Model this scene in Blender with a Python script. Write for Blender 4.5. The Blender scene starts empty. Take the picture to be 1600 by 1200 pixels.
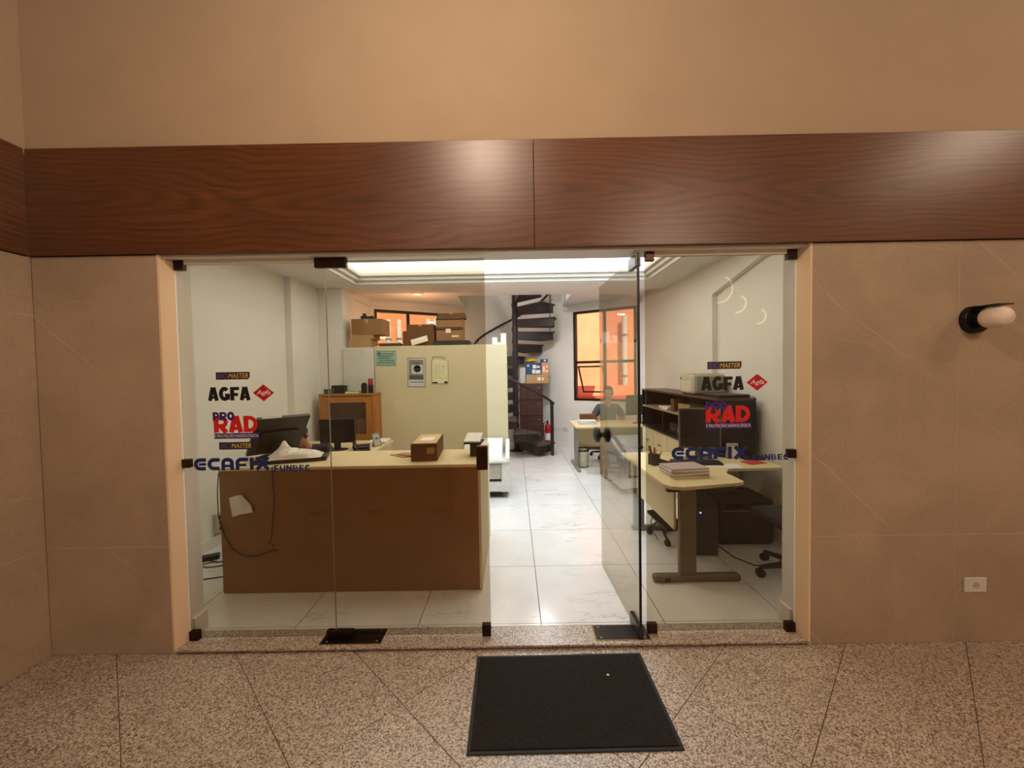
import bpy, bmesh, math, random
from mathutils import Vector, Matrix, noise as mnoise
random.seed(7)
R = math.radians
SC = bpy.context.scene
COL = SC.collection

# ------------------------------------------------------------------ camera
cam_d = bpy.data.cameras.new('camera')
cam = bpy.data.objects.new('camera', cam_d); COL.objects.link(cam)
cam_d.sensor_fit = 'HORIZONTAL'; cam_d.sensor_width = 36.0
cam_d.lens = 36.0 * 640.0 / 1600.0
cam_d.clip_start = 0.05
CAM_H = 1.555
cam.matrix_world = (Matrix.Translation((0, 0, CAM_H)) @ Matrix.Rotation(R(0.19), 4, 'Z')
                    @ Matrix.Rotation(R(90 - 1.80), 4, 'X') @ Matrix.Rotation(R(-0.984), 4, 'Z'))
SC.camera = cam

# ------------------------------------------------------------------ world, sun, exposure
W = bpy.data.worlds.new('sky'); SC.world = W; W.use_nodes = True
wb = W.node_tree.nodes['Background']
wb.inputs[0].default_value = (0.62, 0.76, 1.0, 1); wb.inputs[1].default_value = 0.75
SC.view_settings.view_transform = 'Standard'
try: SC.view_settings.look = 'None'
except Exception: pass
SC.view_settings.exposure = 0.0; SC.view_settings.gamma = 1.0
SC.view_settings.use_curve_mapping = False

def lamp(name, kind, loc, energy, col, **k):
    d = bpy.data.lights.new(name, kind); d.energy = energy; d.color = col
    rot = k.pop('rot', None)
    for a, b in k.items(): setattr(d, a, b)
    o = bpy.data.objects.new(name, d); COL.objects.link(o); o.location = loc
    if rot: o.rotation_euler = rot
    return o
sun = lamp('sun', 'SUN', (0, -3, 12), 8.5, (1.0, 0.93, 0.82), angle=0.01)
sun.rotation_euler = Vector((-0.28, 0.85, -1.0)).to_track_quat('-Z', 'Y').to_euler()
WARM = (1.0, 0.775, 0.585)
HALL = 3.75      # hall ceiling height
HALL_SPOTS = [(-0.25, 0.62, 1.12), (4.20, 0.70, 0.52), (-1.2, -2.2, 0.4), (2.4, -2.2, 2.0)]  # the last two, behind the camera, are added fill

# ------------------------------------------------------------------ materials
def lin(c):
    return tuple(((x / 255.0) / 12.92 if x <= 10 else (((x / 255.0) + 0.055) / 1.055) ** 2.4) for x in c)
def rgba(c): return (*lin(c), 1)
class NT:
    def __init__(s, name):
        s.m = bpy.data.materials.new(name); s.m.use_nodes = True
        s.n = s.m.node_tree.nodes; s.l = s.m.node_tree.links
        s.b = s.n.get('Principled BSDF'); s.out = s.n.get('Material Output')
    def add(s, t, **k):
        x = s.n.new(t)
        for a, b in k.items(): setattr(x, a, b)
        return x
    def ln(s, a, b): s.l.new(a, b)
    def coords(s, world=False, scale=(1, 1, 1), rot=(0, 0, 0)):
        if world: o = s.add('ShaderNodeNewGeometry').outputs['Position']
        else: o = s.add('ShaderNodeTexCoord').outputs['Object']
        mp = s.add('ShaderNodeMapping'); mp.inputs['Scale'].default_value = scale; mp.inputs['Rotation'].default_value = rot
        s.ln(o, mp.inputs['Vector']); return mp.outputs['Vector']
    def noise(s, vec, scale, detail=4, rough=0.55, dist=0):
        x = s.add('ShaderNodeTexNoise'); x.inputs['Scale'].default_value = scale
        x.inputs['Detail'].default_value = detail; x.inputs['Roughness'].default_value = rough
        x.inputs['Distortion'].default_value = dist
        s.ln(vec, x.inputs['Vector']); return x.outputs[0]
    def ramp(s, f, stops, interp='LINEAR'):
        r = s.add('ShaderNodeValToRGB'); e = r.color_ramp.elements; r.color_ramp.interpolation = interp
        while len(e) < len(stops): e.new(0.5)
        for i, (p, c) in enumerate(stops): e[i].position = p; e[i].color = c
        s.ln(f, r.inputs[0]); return r.outputs[0]
    def mix(s, f, a, b, mode='MIX'):
        x = s.add('ShaderNodeMix', data_type='RGBA', blend_type=mode)
        if isinstance(f, (int, float)): x.inputs[0].default_value = f
        else: s.ln(f, x.inputs[0])
        for i, v in ((6, a), (7, b)):
            if isinstance(v, tuple): x.inputs[i].default_value = v
            else: s.ln(v, x.inputs[i])
        return x.outputs[2]
    def bump(s, h, strength, dist=0.002):
        x = s.add('ShaderNodeBump'); x.inputs['Strength'].default_value = strength; x.inputs['Distance'].default_value = dist
        s.ln(h, x.inputs['Height']); s.ln(x.outputs[0], s.b.inputs['Normal'])
    def done(s, col=None, rough=0.5, metal=0.0, spec=0.5, coat=0.0):
        if col is not None:
            if isinstance(col, tuple): s.b.inputs['Base Color'].default_value = col
            else: s.ln(col, s.b.inputs['Base Color'])
        if isinstance(rough, (int, float)): s.b.inputs['Roughness'].default_value = rough
        else: s.ln(rough, s.b.inputs['Roughness'])
        s.b.inputs['Metallic'].default_value = metal; s.b.inputs['Specular IOR Level'].default_value = spec
        s.b.inputs['Coat Weight'].default_value = coat
        return s.m
MATS = {}
def M(name, col=None, rough=0.5, metal=0.0, var=0.07, scale=14.0, spec=0.5, bump=0.0, coat=0.0, world=False):
    """plain procedural material: a base colour with slight mottling"""
    if name in MATS: return MATS[name]
    t = NT(name); v = t.coords(world)
    n = t.noise(v, scale)
    c = lin(col)
    a = tuple(max(0, x * (1 - var)) for x in c) + (1,); b = tuple(min(1, x * (1 + var)) for x in c) + (1,)
    colr = t.ramp(n, [(0.3, a), (0.7, b)])
    if bump: t.bump(t.noise(v, scale * 6, 3), bump)
    MATS[name] = t.done(colr, rough, metal, spec, coat); return MATS[name]

def m_wood_band():
    t = NT('walnut_veneer')
    pos = t.add('ShaderNodeNewGeometry').outputs['Position']; sp = t.add('ShaderNodeSeparateXYZ'); t.ln(pos, sp.inputs[0])
    xy = t.add('ShaderNodeMath', operation='ADD'); t.ln(sp.outputs[0], xy.inputs[0]); t.ln(sp.outputs[1], xy.inputs[1])
    nz = t.noise(t.coords(True, (0.5, 0.5, 1.6)), 1.0, 3)
    def ma(op, a, b, c=None):
        x = t.add('ShaderNodeMath', operation=op)
        for i, q in enumerate((a, b, c)):
            if q is None: continue
            if isinstance(q, (int, float)): x.inputs[i].default_value = q
            else: t.ln(q, x.inputs[i])
        return x.outputs[0]
    xs = ma('PINGPONG', ma('MULTIPLY_ADD', nz, 1.0, ma('ADD', xy.outputs[0], 7.3)), 1.25)
    z = ma('MULTIPLY_ADD', nz, 0.34, ma('SUBTRACT', sp.outputs[2], 2.70))
    d = ma('SQRT', ma('ADD', ma('MULTIPLY', ma('MULTIPLY', xs, 0.10), ma('MULTIPLY', xs, 0.10)), ma('ADD', ma('MULTIPLY', z, z), 0.0004)), 0.0)
    d2 = ma('MULTIPLY_ADD', t.noise(t.coords(True, (0.5, 0.5, 9.0)), 2.0, 4), 0.04, d)
    ringv = ma('FRACT', ma('MULTIPLY', d2, 34.0), 0.0)
    n2 = t.noise(t.coords(True, (1.8, 1.8, 85.0)), 1.6, 6, 0.7, 0.3)
    base = t.ramp(ringv, [(0.0, rgba((58, 30, 12))), (0.18, rgba((84, 47, 20))), (0.62, rgba((114, 66, 30))), (0.92, rgba((96, 53, 23))), (1.0, rgba((58, 30, 12)))])
    c = t.mix(0.5, base, t.ramp(n2, [(0.3, rgba((58, 30, 12))), (0.7, rgba((122, 72, 36)))]))
    big = t.noise(t.coords(True, (0.9, 0.9, 2.4)), 1.1, 2)
    c = t.mix(t.ramp(big, [(0.35, (0, 0, 0, 1)), (0.75, (0.55, 0.55, 0.55, 1))]), c, rgba((62, 31, 13)))
    t.bump(n2, 0.04, 0.001)
    return t.done(c, 0.36, 0, 0.6)
def m_marble():
    t = NT('beige_marble'); v = t.coords(True)
    n = t.noise(v, 1.6, 6, 0.6, 0.4); n2 = t.noise(v, 70, 3)
    base = t.ramp(n, [(0.3, rgba((156, 139, 119))), (0.7, rgba((182, 163, 140)))])
    vr = t.coords(True, (1, 1, 1), (0, R(48), 0))
    w = t.add('ShaderNodeTexWave', wave_type='BANDS', bands_direction='X', wave_profile='SAW'); w.inputs['Scale'].default_value = 0.42
    w.inputs['Distortion'].default_value = 1.6; w.inputs['Detail'].default_value = 4; w.inputs['Detail Scale'].default_value = 1.1
    t.ln(vr, w.inputs['Vector'])
    vein = t.ramp(w.outputs[1], [(0.0, (0, 0, 0, 1)), (0.487, (0, 0, 0, 1)), (0.493, (1, 1, 1, 1)), (0.499, (0, 0, 0, 1))])
    vr2 = t.coords(True, (1, 1, 1), (0, R(-12), 0))
    w2 = t.add('ShaderNodeTexWave', wave_type='BANDS', bands_direction='Z', wave_profile='SAW'); w2.inputs['Scale'].default_value = 0.5
    w2.inputs['Distortion'].default_value = 3.0; w2.inputs['Detail'].default_value = 5; t.ln(vr2, w2.inputs['Vector'])
    vein2 = t.ramp(w2.outputs[1], [(0.0, (0, 0, 0, 1)), (0.30, (0, 0, 0, 1)), (0.304, (.5, .5, .5, 1)), (0.309, (0, 0, 0, 1))])
    gate = t.ramp(t.noise(v, 1.9, 2), [(0.44, (0, 0, 0, 1)), (0.60, (1, 1, 1, 1))])
    vv = t.mix(1.0, t.mix(1.0, vein, vein2, 'ADD'), gate, 'MULTIPLY')
    c = t.mix(0.10, base, t.ramp(n2, [(0.3, (0.1, 0.08, 0.06, 1)), (0.7, (0.55, 0.47, 0.38, 1))]))
    sx = t.add('ShaderNodeSeparateColor'); t.ln(vv, sx.inputs[0])
    mul = t.add('ShaderNodeMath', operation='MULTIPLY'); t.ln(sx.outputs[0], mul.inputs[0]); mul.inputs[1].default_value = 0.55
    c = t.mix(mul.outputs[0], c, rgba((216, 196, 168)))
    return t.done(c, 0.42, 0, 0.4)
def m_granite(name, light=1.0):
    t = NT(name); v = t.coords(True)
    vo = t.add('ShaderNodeTexVoronoi'); vo.inputs['Scale'].default_value = 190.0; t.ln(v, vo.inputs['Vector'])
    n = t.noise(v, 140, 4, 0.7); n2 = t.noise(v, 3.0, 3)
    sp = t.add('ShaderNodeSeparateColor'); t.ln(vo.outputs['Color'], sp.inputs[0])
    f = t.add('ShaderNodeMath', operation='ADD'); t.ln(n, f.inputs[0])
    h = t.add('ShaderNodeMath', operation='MULTIPLY_ADD'); t.ln(sp.outputs[0], h.inputs[0]); h.inputs[1].default_value = 0.5; h.inputs[2].default_value = -0.25
    t.ln(h.outputs[0], f.inputs[1])
    k = light
    c = t.ramp(f.outputs[0], [(0.26, (0.07 * k, 0.05 * k, 0.04 * k, 1)), (0.40, (0.26 * k, 0.20 * k, 0.155 * k, 1)), (0.53, (0.46 * k, 0.375 * k, 0.30 * k, 1)), (0.74, (0.68 * k, 0.58 * k, 0.48 * k, 1))])
    c = t.mix(t.ramp(n2, [(0.35, (0, 0, 0, 1)), (0.75, (0.25, 0.25, 0.25, 1))]), c, (0.30 * k, 0.24 * k, 0.20 * k, 1))
    t.bump(f.outputs[0], 0.10, 0.001)
    return t.done(c, 0.30, 0, 0.5)
def m_white_tile():
    t = NT('white_marble_tile'); v = t.coords(True)
    oi = t.add('ShaderNodeObjectInfo')
    off = t.add('ShaderNodeVectorMath', operation='SCALE'); t.ln(oi.outputs['Location'], off.inputs[0]); off.inputs[3].default_value = 2.7
    ad = t.add('ShaderNodeVectorMath', operation='ADD'); t.ln(v, ad.inputs[0]); t.ln(off.outputs[0], ad.inputs[1])
    mp = t.add('ShaderNodeMapping'); mp.inputs['Rotation'].default_value = (0, 0, R(-24)); mp.inputs['Scale'].default_value = (0.7, 2.3, 1); t.ln(ad.outputs[0], mp.inputs[0])
    n = t.noise(mp.outputs[0], 1.5, 5, 0.6, 0.3)
    vein = t.ramp(n, [(0.0, (0, 0, 0, 1)), (0.488, (0, 0, 0, 1)), (0.502, (1, 1, 1, 1)), (0.516, (0, 0, 0, 1))])
    gate = t.ramp(t.noise(ad.outputs[0], 2.2, 2), [(0.47, (0, 0, 0, 1)), (0.64, (0.6, 0.6, 0.6, 1))])
    vv = t.mix(1.0, vein, gate, 'MULTIPLY')
    sx = t.add('ShaderNodeSeparateColor'); t.ln(vv, sx.inputs[0])
    base = t.ramp(t.noise(ad.outputs[0], 3, 4), [(0.3, (0.72, 0.72, 0.715, 1)), (0.7, (0.80, 0.80, 0.79, 1))])
    c = t.mix(sx.outputs[0], base, (0.36, 0.33, 0.31, 1))
    return t.done(c, 0.16, 0, 0.45)
def m_glass(name, col, ior=1.5):
    """thin sheet: each face lets tinted light straight through and mirrors by Fresnel"""
    t = NT(name); t.n.remove(t.b)
    tr = t.add('ShaderNodeBsdfTransparent'); gl = t.add('ShaderNodeBsdfGlossy'); gl.inputs['Roughness'].default_value = 0.0
    n = t.noise(t.coords(), 0.8, 2)
    cc = t.ramp(n, [(0.3, tuple(x * 0.985 for x in col) + (1,)), (0.7, tuple(min(1, x * 1.015) for x in col) + (1,))])
    t.ln(cc, tr.inputs[0])
    lw = t.add('ShaderNodeLayerWeight'); lw.inputs[0].default_value = 0.5
    pw = t.add('ShaderNodeMath', operation='POWER'); t.ln(lw.outputs['Facing'], pw.inputs[0]); pw.inputs[1].default_value = 5.0
    fr = t.add('ShaderNodeMath', operation='MULTIPLY_ADD'); t.ln(pw.outputs[0], fr.inputs[0]); fr.inputs[1].default_value = 0.96; fr.inputs[2].default_value = 0.04
    mx = t.add('ShaderNodeMixShader'); t.ln(fr.outputs[0], mx.inputs[0]); t.ln(tr.outputs[0], mx.inputs[1]); t.ln(gl.outputs[0], mx.inputs[2])
    t.ln(mx.outputs[0], t.out.inputs[0]); return t.m
def m_emit(name, col, strength):
    t = NT(name); n = t.noise(t.coords(), 2.0, 2)
    c = t.ramp(n, [(0.2, tuple(x * 0.97 for x in col) + (1,)), (0.8, tuple(col) + (1,))])
    t.ln(c, t.b.inputs['Emission Color']); t.b.inputs['Emission Strength'].default_value = strength
    return t.done((0.8, 0.8, 0.8, 1), 0.5)
def m_cardboard(name, col):
    if name in MATS: return MATS[name]
    t = NT(name); v = t.coords(False, (2, 2, 60)); n = t.noise(v, 3.0, 4); n2 = t.noise(t.coords(), 7, 3)
    c = lin(col)
    cc = t.mix(0.5, t.ramp(n, [(0.3, tuple(x * 0.86 for x in c) + (1,)), (0.7, tuple(x * 1.1 for x in c) + (1,))]),
               t.ramp(n2, [(0.3, tuple(x * 0.88 for x in c) + (1,)), (0.7, tuple(x * 1.08 for x in c) + (1,))]))
    MATS[name] = t.done(cc, 0.8, 0, 0.2); return MATS[name]
def m_wood(name, c1, c2, axis=2, rough=0.45):
    if name in MATS: return MATS[name]
    t = NT(name); s = [28, 28, 28]; s[axis] = 2.0
    n = t.noise(t.coords(False, tuple(s)), 1.6, 5, 0.6, 0.5)
    MATS[name] = t.done(t.ramp(n, [(0.25, rgba(c1)), (0.75, rgba(c2))]), rough); return MATS[name]
def m_mat():
    t = NT('mat_fibre'); v = t.coords(); n = t.noise(v, 260, 2, 0.8)
    c = t.ramp(n, [(0.3, (0.006, 0.005, 0.005, 1)), (0.7, (0.04, 0.034, 0.03, 1))]); t.bump(n, 0.9, 0.004)
    return t.done(c, 0.95, 0, 0.1)
def m_stucco(name, col):
    t = NT(name); v = t.coords(True); n = t.noise(v, 1.2, 5, 0.6); n2 = t.noise(v, 60, 3); c = lin(col)
    cc = t.ramp(n, [(0.3, tuple(x * 0.86 for x in c) + (1,)), (0.7, tuple(min(1, x * 1.08) for x in c) + (1,))])
    t.bump(n2, 0.3, 0.004); return t.done(cc, 1.0, 0, 0.0)
WOODBAND = m_wood_band(); MARBLE = m_marble(); GRANITE = m_granite('speckled_granite'); SILLG = m_granite('sill_granite', 1.0)
WTILE = m_white_tile(); GLASS = m_glass('bronze_tinted_glass', (0.79, 0.738, 0.652)); CLEAR = m_glass('clear_glass', (0.96, 0.97, 0.95))
DOORGLASS = GLASS
HALLPAINT = M('hall_beige_paint', (172, 152, 128), 0.85, var=0.03, scale=3, bump=0.05, world=True)
JAMBPAINT = M('jamb_beige_paint', (228, 204, 172), 0.7, var=0.02, scale=3, world=True)
WHITEP = M('office_white_paint', (232, 229, 222), 0.8, var=0.02, scale=2.5, bump=0.04, world=True)
CEILP = M('office_ceiling_paint', (222, 219, 214), 0.85, var=0.02, scale=2.5, world=True)
GROUT = M('grout', (92, 88, 84), 0.9, world=True)
DGROUT = M('dark_grout', (104, 84, 66), 0.9, world=True)
CREAM = M('cream_laminate', (214, 202, 166), 0.5, var=0.03, scale=4)
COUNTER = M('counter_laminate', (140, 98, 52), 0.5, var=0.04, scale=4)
COUNTERTOP = M('counter_top_laminate', (226, 208, 164), 0.4, var=0.03, scale=4)
BLACKM = M('black_metal', (20, 19, 18), 0.4, 0.3)
STAIRM = M('dark_brown_steel', (42, 35, 33), 0.45, 0.2)
STAIRTOP = M('stair_tread_carpet', (78, 62, 58), 0.9)
PATCH = M('bronze_patch_fitting', (58, 38, 26), 0.35, 0.8)
DARKP = M('dark_metal_plate', (60, 56, 55), 0.28, 0.9)
BPLA = M('black_plastic', (17, 17, 18), 0.4)
DGREY = M('dark_grey_plastic', (46, 46, 49), 0.45)
SCREEN = M('dark_screen', (40, 37, 39), 0.22)
GREYM = M('grey_metal', (150, 148, 140), 0.45, 0.5)
TAUPE = M('taupe_metal', (116, 104, 84), 0.5, 0.3)
PWHITE = M('white_plastic', (226, 226, 218), 0.4)
PGREY = M('grey_beige_plastic', (188, 182, 166), 0.5)
PAPER = M('white_paper', (232, 229, 222), 0.85, var=0.02)
CARD = m_cardboard('kraft_cardboard', (150, 112, 74)); CARD2 = m_cardboard('dark_cardboard', (112, 76, 48)); CARD3 = m_cardboard('tan_cardboard', (182, 146, 102))
HONEY = m_wood('honey_wood', (150, 92, 34), (188, 124, 54))
HONEYH = m_wood('honey_wood_rail', (150, 92, 34), (188, 124, 54), 0)
DWOOD = m_wood('dark_brown_wood', (58, 32, 26), (84, 48, 38), 0)
STOOLW = m_wood('brown_stool_wood', (92, 54, 30), (128, 78, 44))
HUTCH = M('dark_hutch_laminate', (29, 26, 25), 0.35)
SKIN = M('skin', (190, 134, 104), 0.55); HAIR = M('black_hair', (22, 17, 15), 0.5)
RUBBER = M('black_rubber', (16, 15, 15), 0.7)

# ------------------------------------------------------------------ mesh helpers
class MB:
    def __init__(s): s.v = []; s.f = []
    def raw(s, vs, fs, mtx=None):
        o = len(s.v)
        for p in vs: s.v.append(tuple(mtx @ Vector(p)) if mtx else tuple(p))
        for q in fs: s.f.append(tuple(i + o for i in q))
        return s
    def box(s, x0, x1, y0, y1, z0, z1, mtx=None):
        vs = [(x0, y0, z0), (x1, y0, z0), (x1, y1, z0), (x0, y1, z0), (x0, y0, z1), (x1, y0, z1), (x1, y1, z1), (x0, y1, z1)]
        return s.raw(vs, [(3, 2, 1, 0), (4, 5, 6, 7), (0, 1, 5, 4), (1, 2, 6, 5), (2, 3, 7, 6), (3, 0, 4, 7)], mtx)
    def prism(s, poly, a, b, axis=2):
        """poly in the plane across axis; axis 2: (x,y) extruded in z, 1: (x,z) extruded in y, 0: (y,z) extruded in x"""
        n = len(poly)
        def P(p, h): return (p[0], p[1], h) if axis == 2 else ((p[0], h, p[1]) if axis == 1 else (h, p[0], p[1]))
        vs = [P(p, a) for p in poly] + [P(p, b) for p in poly]
        fs = [tuple(range(n - 1, -1, -1)), tuple(range(n, 2 * n))] + [(i, (i + 1) % n, n + (i + 1) % n, n + i) for i in range(n)]
        return s.raw(vs, fs)
    def cyl(s, p0, p1, r0, r1=None, n=16, caps=True):
        r1 = r0 if r1 is None else r1
        p0 = Vector(p0); p1 = Vector(p1); d = (p1 - p0).normalized()
        u = d.orthogonal().normalized(); w = d.cross(u)
        vs = []
        for p, r in ((p0, r0), (p1, r1)):
            for i in range(n):
                a = 2 * math.pi * i / n; vs.append(p + (u * math.cos(a) + w * math.sin(a)) * r)
        fs = [(i, (i + 1) % n, n + (i + 1) % n, n + i) for i in range(n)]
        if caps: fs += [tuple(range(n - 1, -1, -1)), tuple(range(n, 2 * n))]
        return s.raw(vs, fs)
    def tube(s, pts, r, n=8, closed=False):
        pts = [Vector(p) for p in pts]; N = len(pts); vs = []; fs = []; u = None
        for i, p in enumerate(pts):
            d = (pts[min(i + 1, N - 1)] - pts[max(i - 1, 0)]).normalized()
            u = d.orthogonal().normalized() if u is None else (u - d * u.dot(d)).normalized()
            w = d.cross(u); rr = r[i] if isinstance(r, (list, tuple)) else r
            for k in range(n):
                a = 2 * math.pi * k / n; vs.append(p + (u * math.cos(a) + w * math.sin(a)) * rr)
        for i in range(N - 1):
            for k in range(n):
                fs.append((i * n + k, i * n + (k + 1) % n, (i + 1) * n + (k + 1) % n, (i + 1) * n + k))
        fs += [tuple(range(n - 1, -1, -1)), tuple(range((N - 1) * n, N * n))]
        return s.raw(vs, fs)
    def lathe(s, prof, c=(0, 0, 0), n=20, mtx=None):
        vs = []; fs = []
        for r, z in prof:
            for k in range(n):
                a = 2 * math.pi * k / n; vs.append((c[0] + r * math.cos(a), c[1] + r * math.sin(a), c[2] + z))
        for i in range(len(prof) - 1):
            for k in range(n):
                fs.append((i * n + k, i * n + (k + 1) % n, (i + 1) * n + (k + 1) % n, (i + 1) * n + k))
        fs += [tuple(range(n - 1, -1, -1)), tuple(range((len(prof) - 1) * n, len(prof) * n))]
        return s.raw(vs, fs, mtx)
    def ball(s, c, rx, ry, rz, n=16, m=10, mtx=None):
        prof = [(math.sin(math.pi * (i + 0.02) / (m + 0.04)), -math.cos(math.pi * (i + 0.02) / (m + 0.04))) for i in range(m + 1)]
        b = MB().lathe(prof, n=n)
        T = Matrix.Translation(c) @ Matrix.Diagonal((rx, ry, rz, 1))
        return s.raw(b.v, b.f, (mtx @ T) if mtx else T)
    def mesh(s, name, bevel=0.0, smooth=False, seg=2):
        me = bpy.data.meshes.new(name); me.from_pydata(s.v, [], s.f); me.update()
        bm = bmesh.new(); bm.from_mesh(me); bmesh.ops.recalc_face_normals(bm, faces=bm.faces)
        if bevel:
            ed = [e for e in bm.edges if len(e.link_faces) == 2 and e.calc_face_angle(0) > 0.5]
            bmesh.ops.bevel(bm, geom=ed, offset=bevel, segments=seg, profile=0.5, affect='EDGES', clamp_overlap=True)
        bm.to_mesh(me); bm.free()
        if smooth:
            for p in me.polygons: p.use_smooth = True
            try: me.set_sharp_from_angle(angle=R(40))
            except Exception: pass
        return me
def link(name, me, mat, parent=None, loc=(0, 0, 0), rot=(0, 0, 0)):
    o = bpy.data.objects.new(name, me); COL.objects.link(o)
    if mat is not None and not me.materials: me.materials.append(mat)
    o.location = loc; o.rotation_euler = rot
    if parent: o.parent = parent
    return o
def B(name, mb, mat, parent=None, bevel=0.0, smooth=False, seg=2, loc=(0, 0, 0), rot=(0, 0, 0)):
    return link(name, mb.mesh(name, bevel, smooth, seg), mat, parent, loc, rot)
def box(name, x0, x1, y0, y1, z0, z1, mat, parent=None, bevel=0.0):
    return B(name, MB().box(x0, x1, y0, y1, z0, z1), mat, parent, bevel)
def tag(o, label, cat, group=None):
    o['label'] = label; o['category'] = cat
    if group: o['group'] = group
    return o
def thing(name, label, cat, loc=(0, 0, 0), rz=0.0, group=None):
    o = bpy.data.objects.new(name, None); COL.objects.link(o); o.empty_display_size = 0.1
    o.location = loc; o.rotation_euler = (0, 0, rz); return tag(o, label, cat, group)
def struct(o, label=None):
    o['kind'] = 'structure'
    if label: o['label'] = label
    return o
def sroot(name, label=None):
    o = bpy.data.objects.new(name, None); COL.objects.link(o); return struct(o, label)
def crumple(mb, amp, freq, seed=0.0, div=2, name='x'):
    me = mb.mesh(name); bm = bmesh.new(); bm.from_mesh(me)
    bmesh.ops.subdivide_edges(bm, edges=bm.edges, cuts=div, use_grid_fill=True)
    for v in bm.verts:
        q = v.co * freq + Vector((seed, seed * 1.7, 0)); v.co += mnoise.noise_vector(q) * amp
    bm.to_mesh(me); bm.free(); return me
def text_mesh(s, width, height, depth=0.0006, bold=0.0, shear=0.0, space=1.0):
    """lettering in the XZ plane facing -Y, lower left corner at the origin, fitted to width x height"""
    c = bpy.data.curves.new('lettering', 'FONT'); c.body = s; c.size = 1.0; c.offset = bold; c.shear = shear
    c.space_character = space; c.resolution_u = 4
    o = bpy.data.objects.new('tmp', c); COL.objects.link(o); bpy.context.view_layer.update()
    me = bpy.data.meshes.new_from_object(o.evaluated_get(bpy.context.evaluated_depsgraph_get()))
    bpy.data.objects.remove(o); bpy.data.curves.remove(c)
    xs = [v.co.x for v in me.vertices]; ys = [v.co.y for v in me.vertices]
    x0, x1, y0, y1 = min(xs), max(xs), min(ys), max(ys)
    bm = bmesh.new(); bm.from_mesh(me)
    ret = bmesh.ops.extrude_face_region(bm, geom=bm.faces[:])
    for v in ret['geom']:
        if isinstance(v, bmesh.types.BMVert): v.co.z += 1
    for v in bm.verts:
        x, y, z = v.co; v.co = ((x - x0) / (x1 - x0) * width, -z * depth, (y - y0) / (y1 - y0) * height)
    bmesh.ops.recalc_face_normals(bm, faces=bm.faces)
    for f in bm.faces: f.smooth = False
    bm.to_mesh(me); bm.free(); return me

# ================================================================== STRUCTURE: the hall
F = 2.285                 # facade plane
XL, XR = -1.955, 1.65     # opening
GY = 2.37                 # glass plane
XLi, XRi = XL + 0.022, XR - 0.022   # opening at the glass: the jambs are slightly splayed
IN = 2.48                 # inner face of the front wall
FZ = -0.025               # hall floor level
LW = -2.665               # hall left wall
RWX = 5.2; BACK = -4.5

# hall floor: diagonal granite slabs
fl = struct(box('floor', LW - 0.2, RWX, BACK, 2.4525, FZ - 0.06, FZ - 0.006, DGROUT), 'speckled beige granite floor of the hall laid diagonally')
h = 0.68 / 2 - 0.002
slab = MB().prism([(h, 0), (0, h), (-h, 0), (0, -h)], -0.005, 0.0).mesh('granite_slab', 0.001, seg=1); slab.materials.append(GRANITE)
for i in range(-9, 14):
    for j in range(-9, 14):
        u = -0.01 + 0.68 * (i + 0.5); v = 0.257 + 0.68 * (j - 6 + 0.5)
        x, y = (u + v) / 2, (u - v) / 2
        if LW - 0.35 < x < 4.6 and 0.2 < y < 2.40 or (LW - 0.35 < x < 4.6 and 2.40 <= y < 2.62):
            link('slab', slab, None, fl, (x, y, FZ))
st = MB().box(LW, RWX, BACK, 0.05, FZ - 0.0055, FZ - 0.0005)
B('slab_field', st, GRANITE, fl)

# front wall of the hall
wf = struct(B('wall_front', MB().box(LW - 0.2, XL - 0.012, F + 0.02, IN - 0.012, FZ, HALL).box(XR + 0.012, RWX, F + 0.02, IN - 0.012, FZ, HALL)
        .box(XL - 0.012, XR + 0.012, F + 0.02, IN - 0.012, 2.235, HALL), HALLPAINT), 'beige painted front wall above the wood band')
def marble(parent, x0, x1, z0, z1):
    box('marble_panel', x0 + 0.0015, x1 - 0.0015, F, F + 0.02, z0 + 0.0015, z1 - 0.0015, MARBLE, parent, 0.001)
for zz in ((FZ, 0.594), (0.594, 2.232)):
    marble(wf, LW, XL - 0.0105, *zz); marble(wf, XR + 0.0105, 2.475, *zz); marble(wf, 2.475, 3.675, *zz); marble(wf, 3.675, 4.875, *zz)
PALEG = M('pale_joint_filler', (206, 186, 160), 0.8, world=True)
B('joint_filler', MB().box(XR + 0.0125, RWX - 0.01, F + 0.0015, F + 0.0195, FZ + 0.002, 2.2305).box(LW + 0.001, XL - 0.0125, F + 0.0015, F + 0.0195, FZ + 0.002, 2.2305), PALEG, wf)
wl = struct(box('wall_left', LW - 0.14, LW - 0.02, BACK, F + 0.019, FZ, HALL, HALLPAINT), 'beige wall at the left of the hall')
for k, (y0, y1) in enumerate(((1.02, F), (-0.18, 1.02), (-1.38, -0.18), (-2.58, -1.38))):
    for z0, z1 in ((FZ, 0.594), (0.594, 2.232)):
        box('marble_panel', LW - 0.02, LW, y0 + 0.0015, y1 - (0.0015 if y1 < F else 0), z0 + 0.0015, z1 - 0.0015, MARBLE, wl, 0.001)
B('joint_filler', MB().box(LW - 0.0195, LW - 0.0015, -2.57, F - 0.002, FZ + 0.002, 2.2305), PALEG, wl)
struct(box('wall_right', RWX, RWX + 0.12, BACK, F + 0.02, FZ, HALL, HALLPAINT), 'beige wall at the right end of the hall')
struct(box('wall_back', LW - 0.14, RWX + 0.12, BACK - 0.12, BACK, FZ, HALL, HALLPAINT), 'beige wall at the back of the hall')
struct(box('ceiling', LW - 0.14, RWX + 0.12, BACK - 0.12, IN, HALL, HALL + 0.1, HALLPAINT), 'painted ceiling of the hall')
tr = sroot('trim_1', 'broad dark wood veneer band running above the glass front')
B('wood_panel', MB().box(LW + 0.0135, 0.129, F - 0.016, F + 0.02, 2.234, 2.815), WOODBAND, tr, 0.0015, seg=1)
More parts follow.
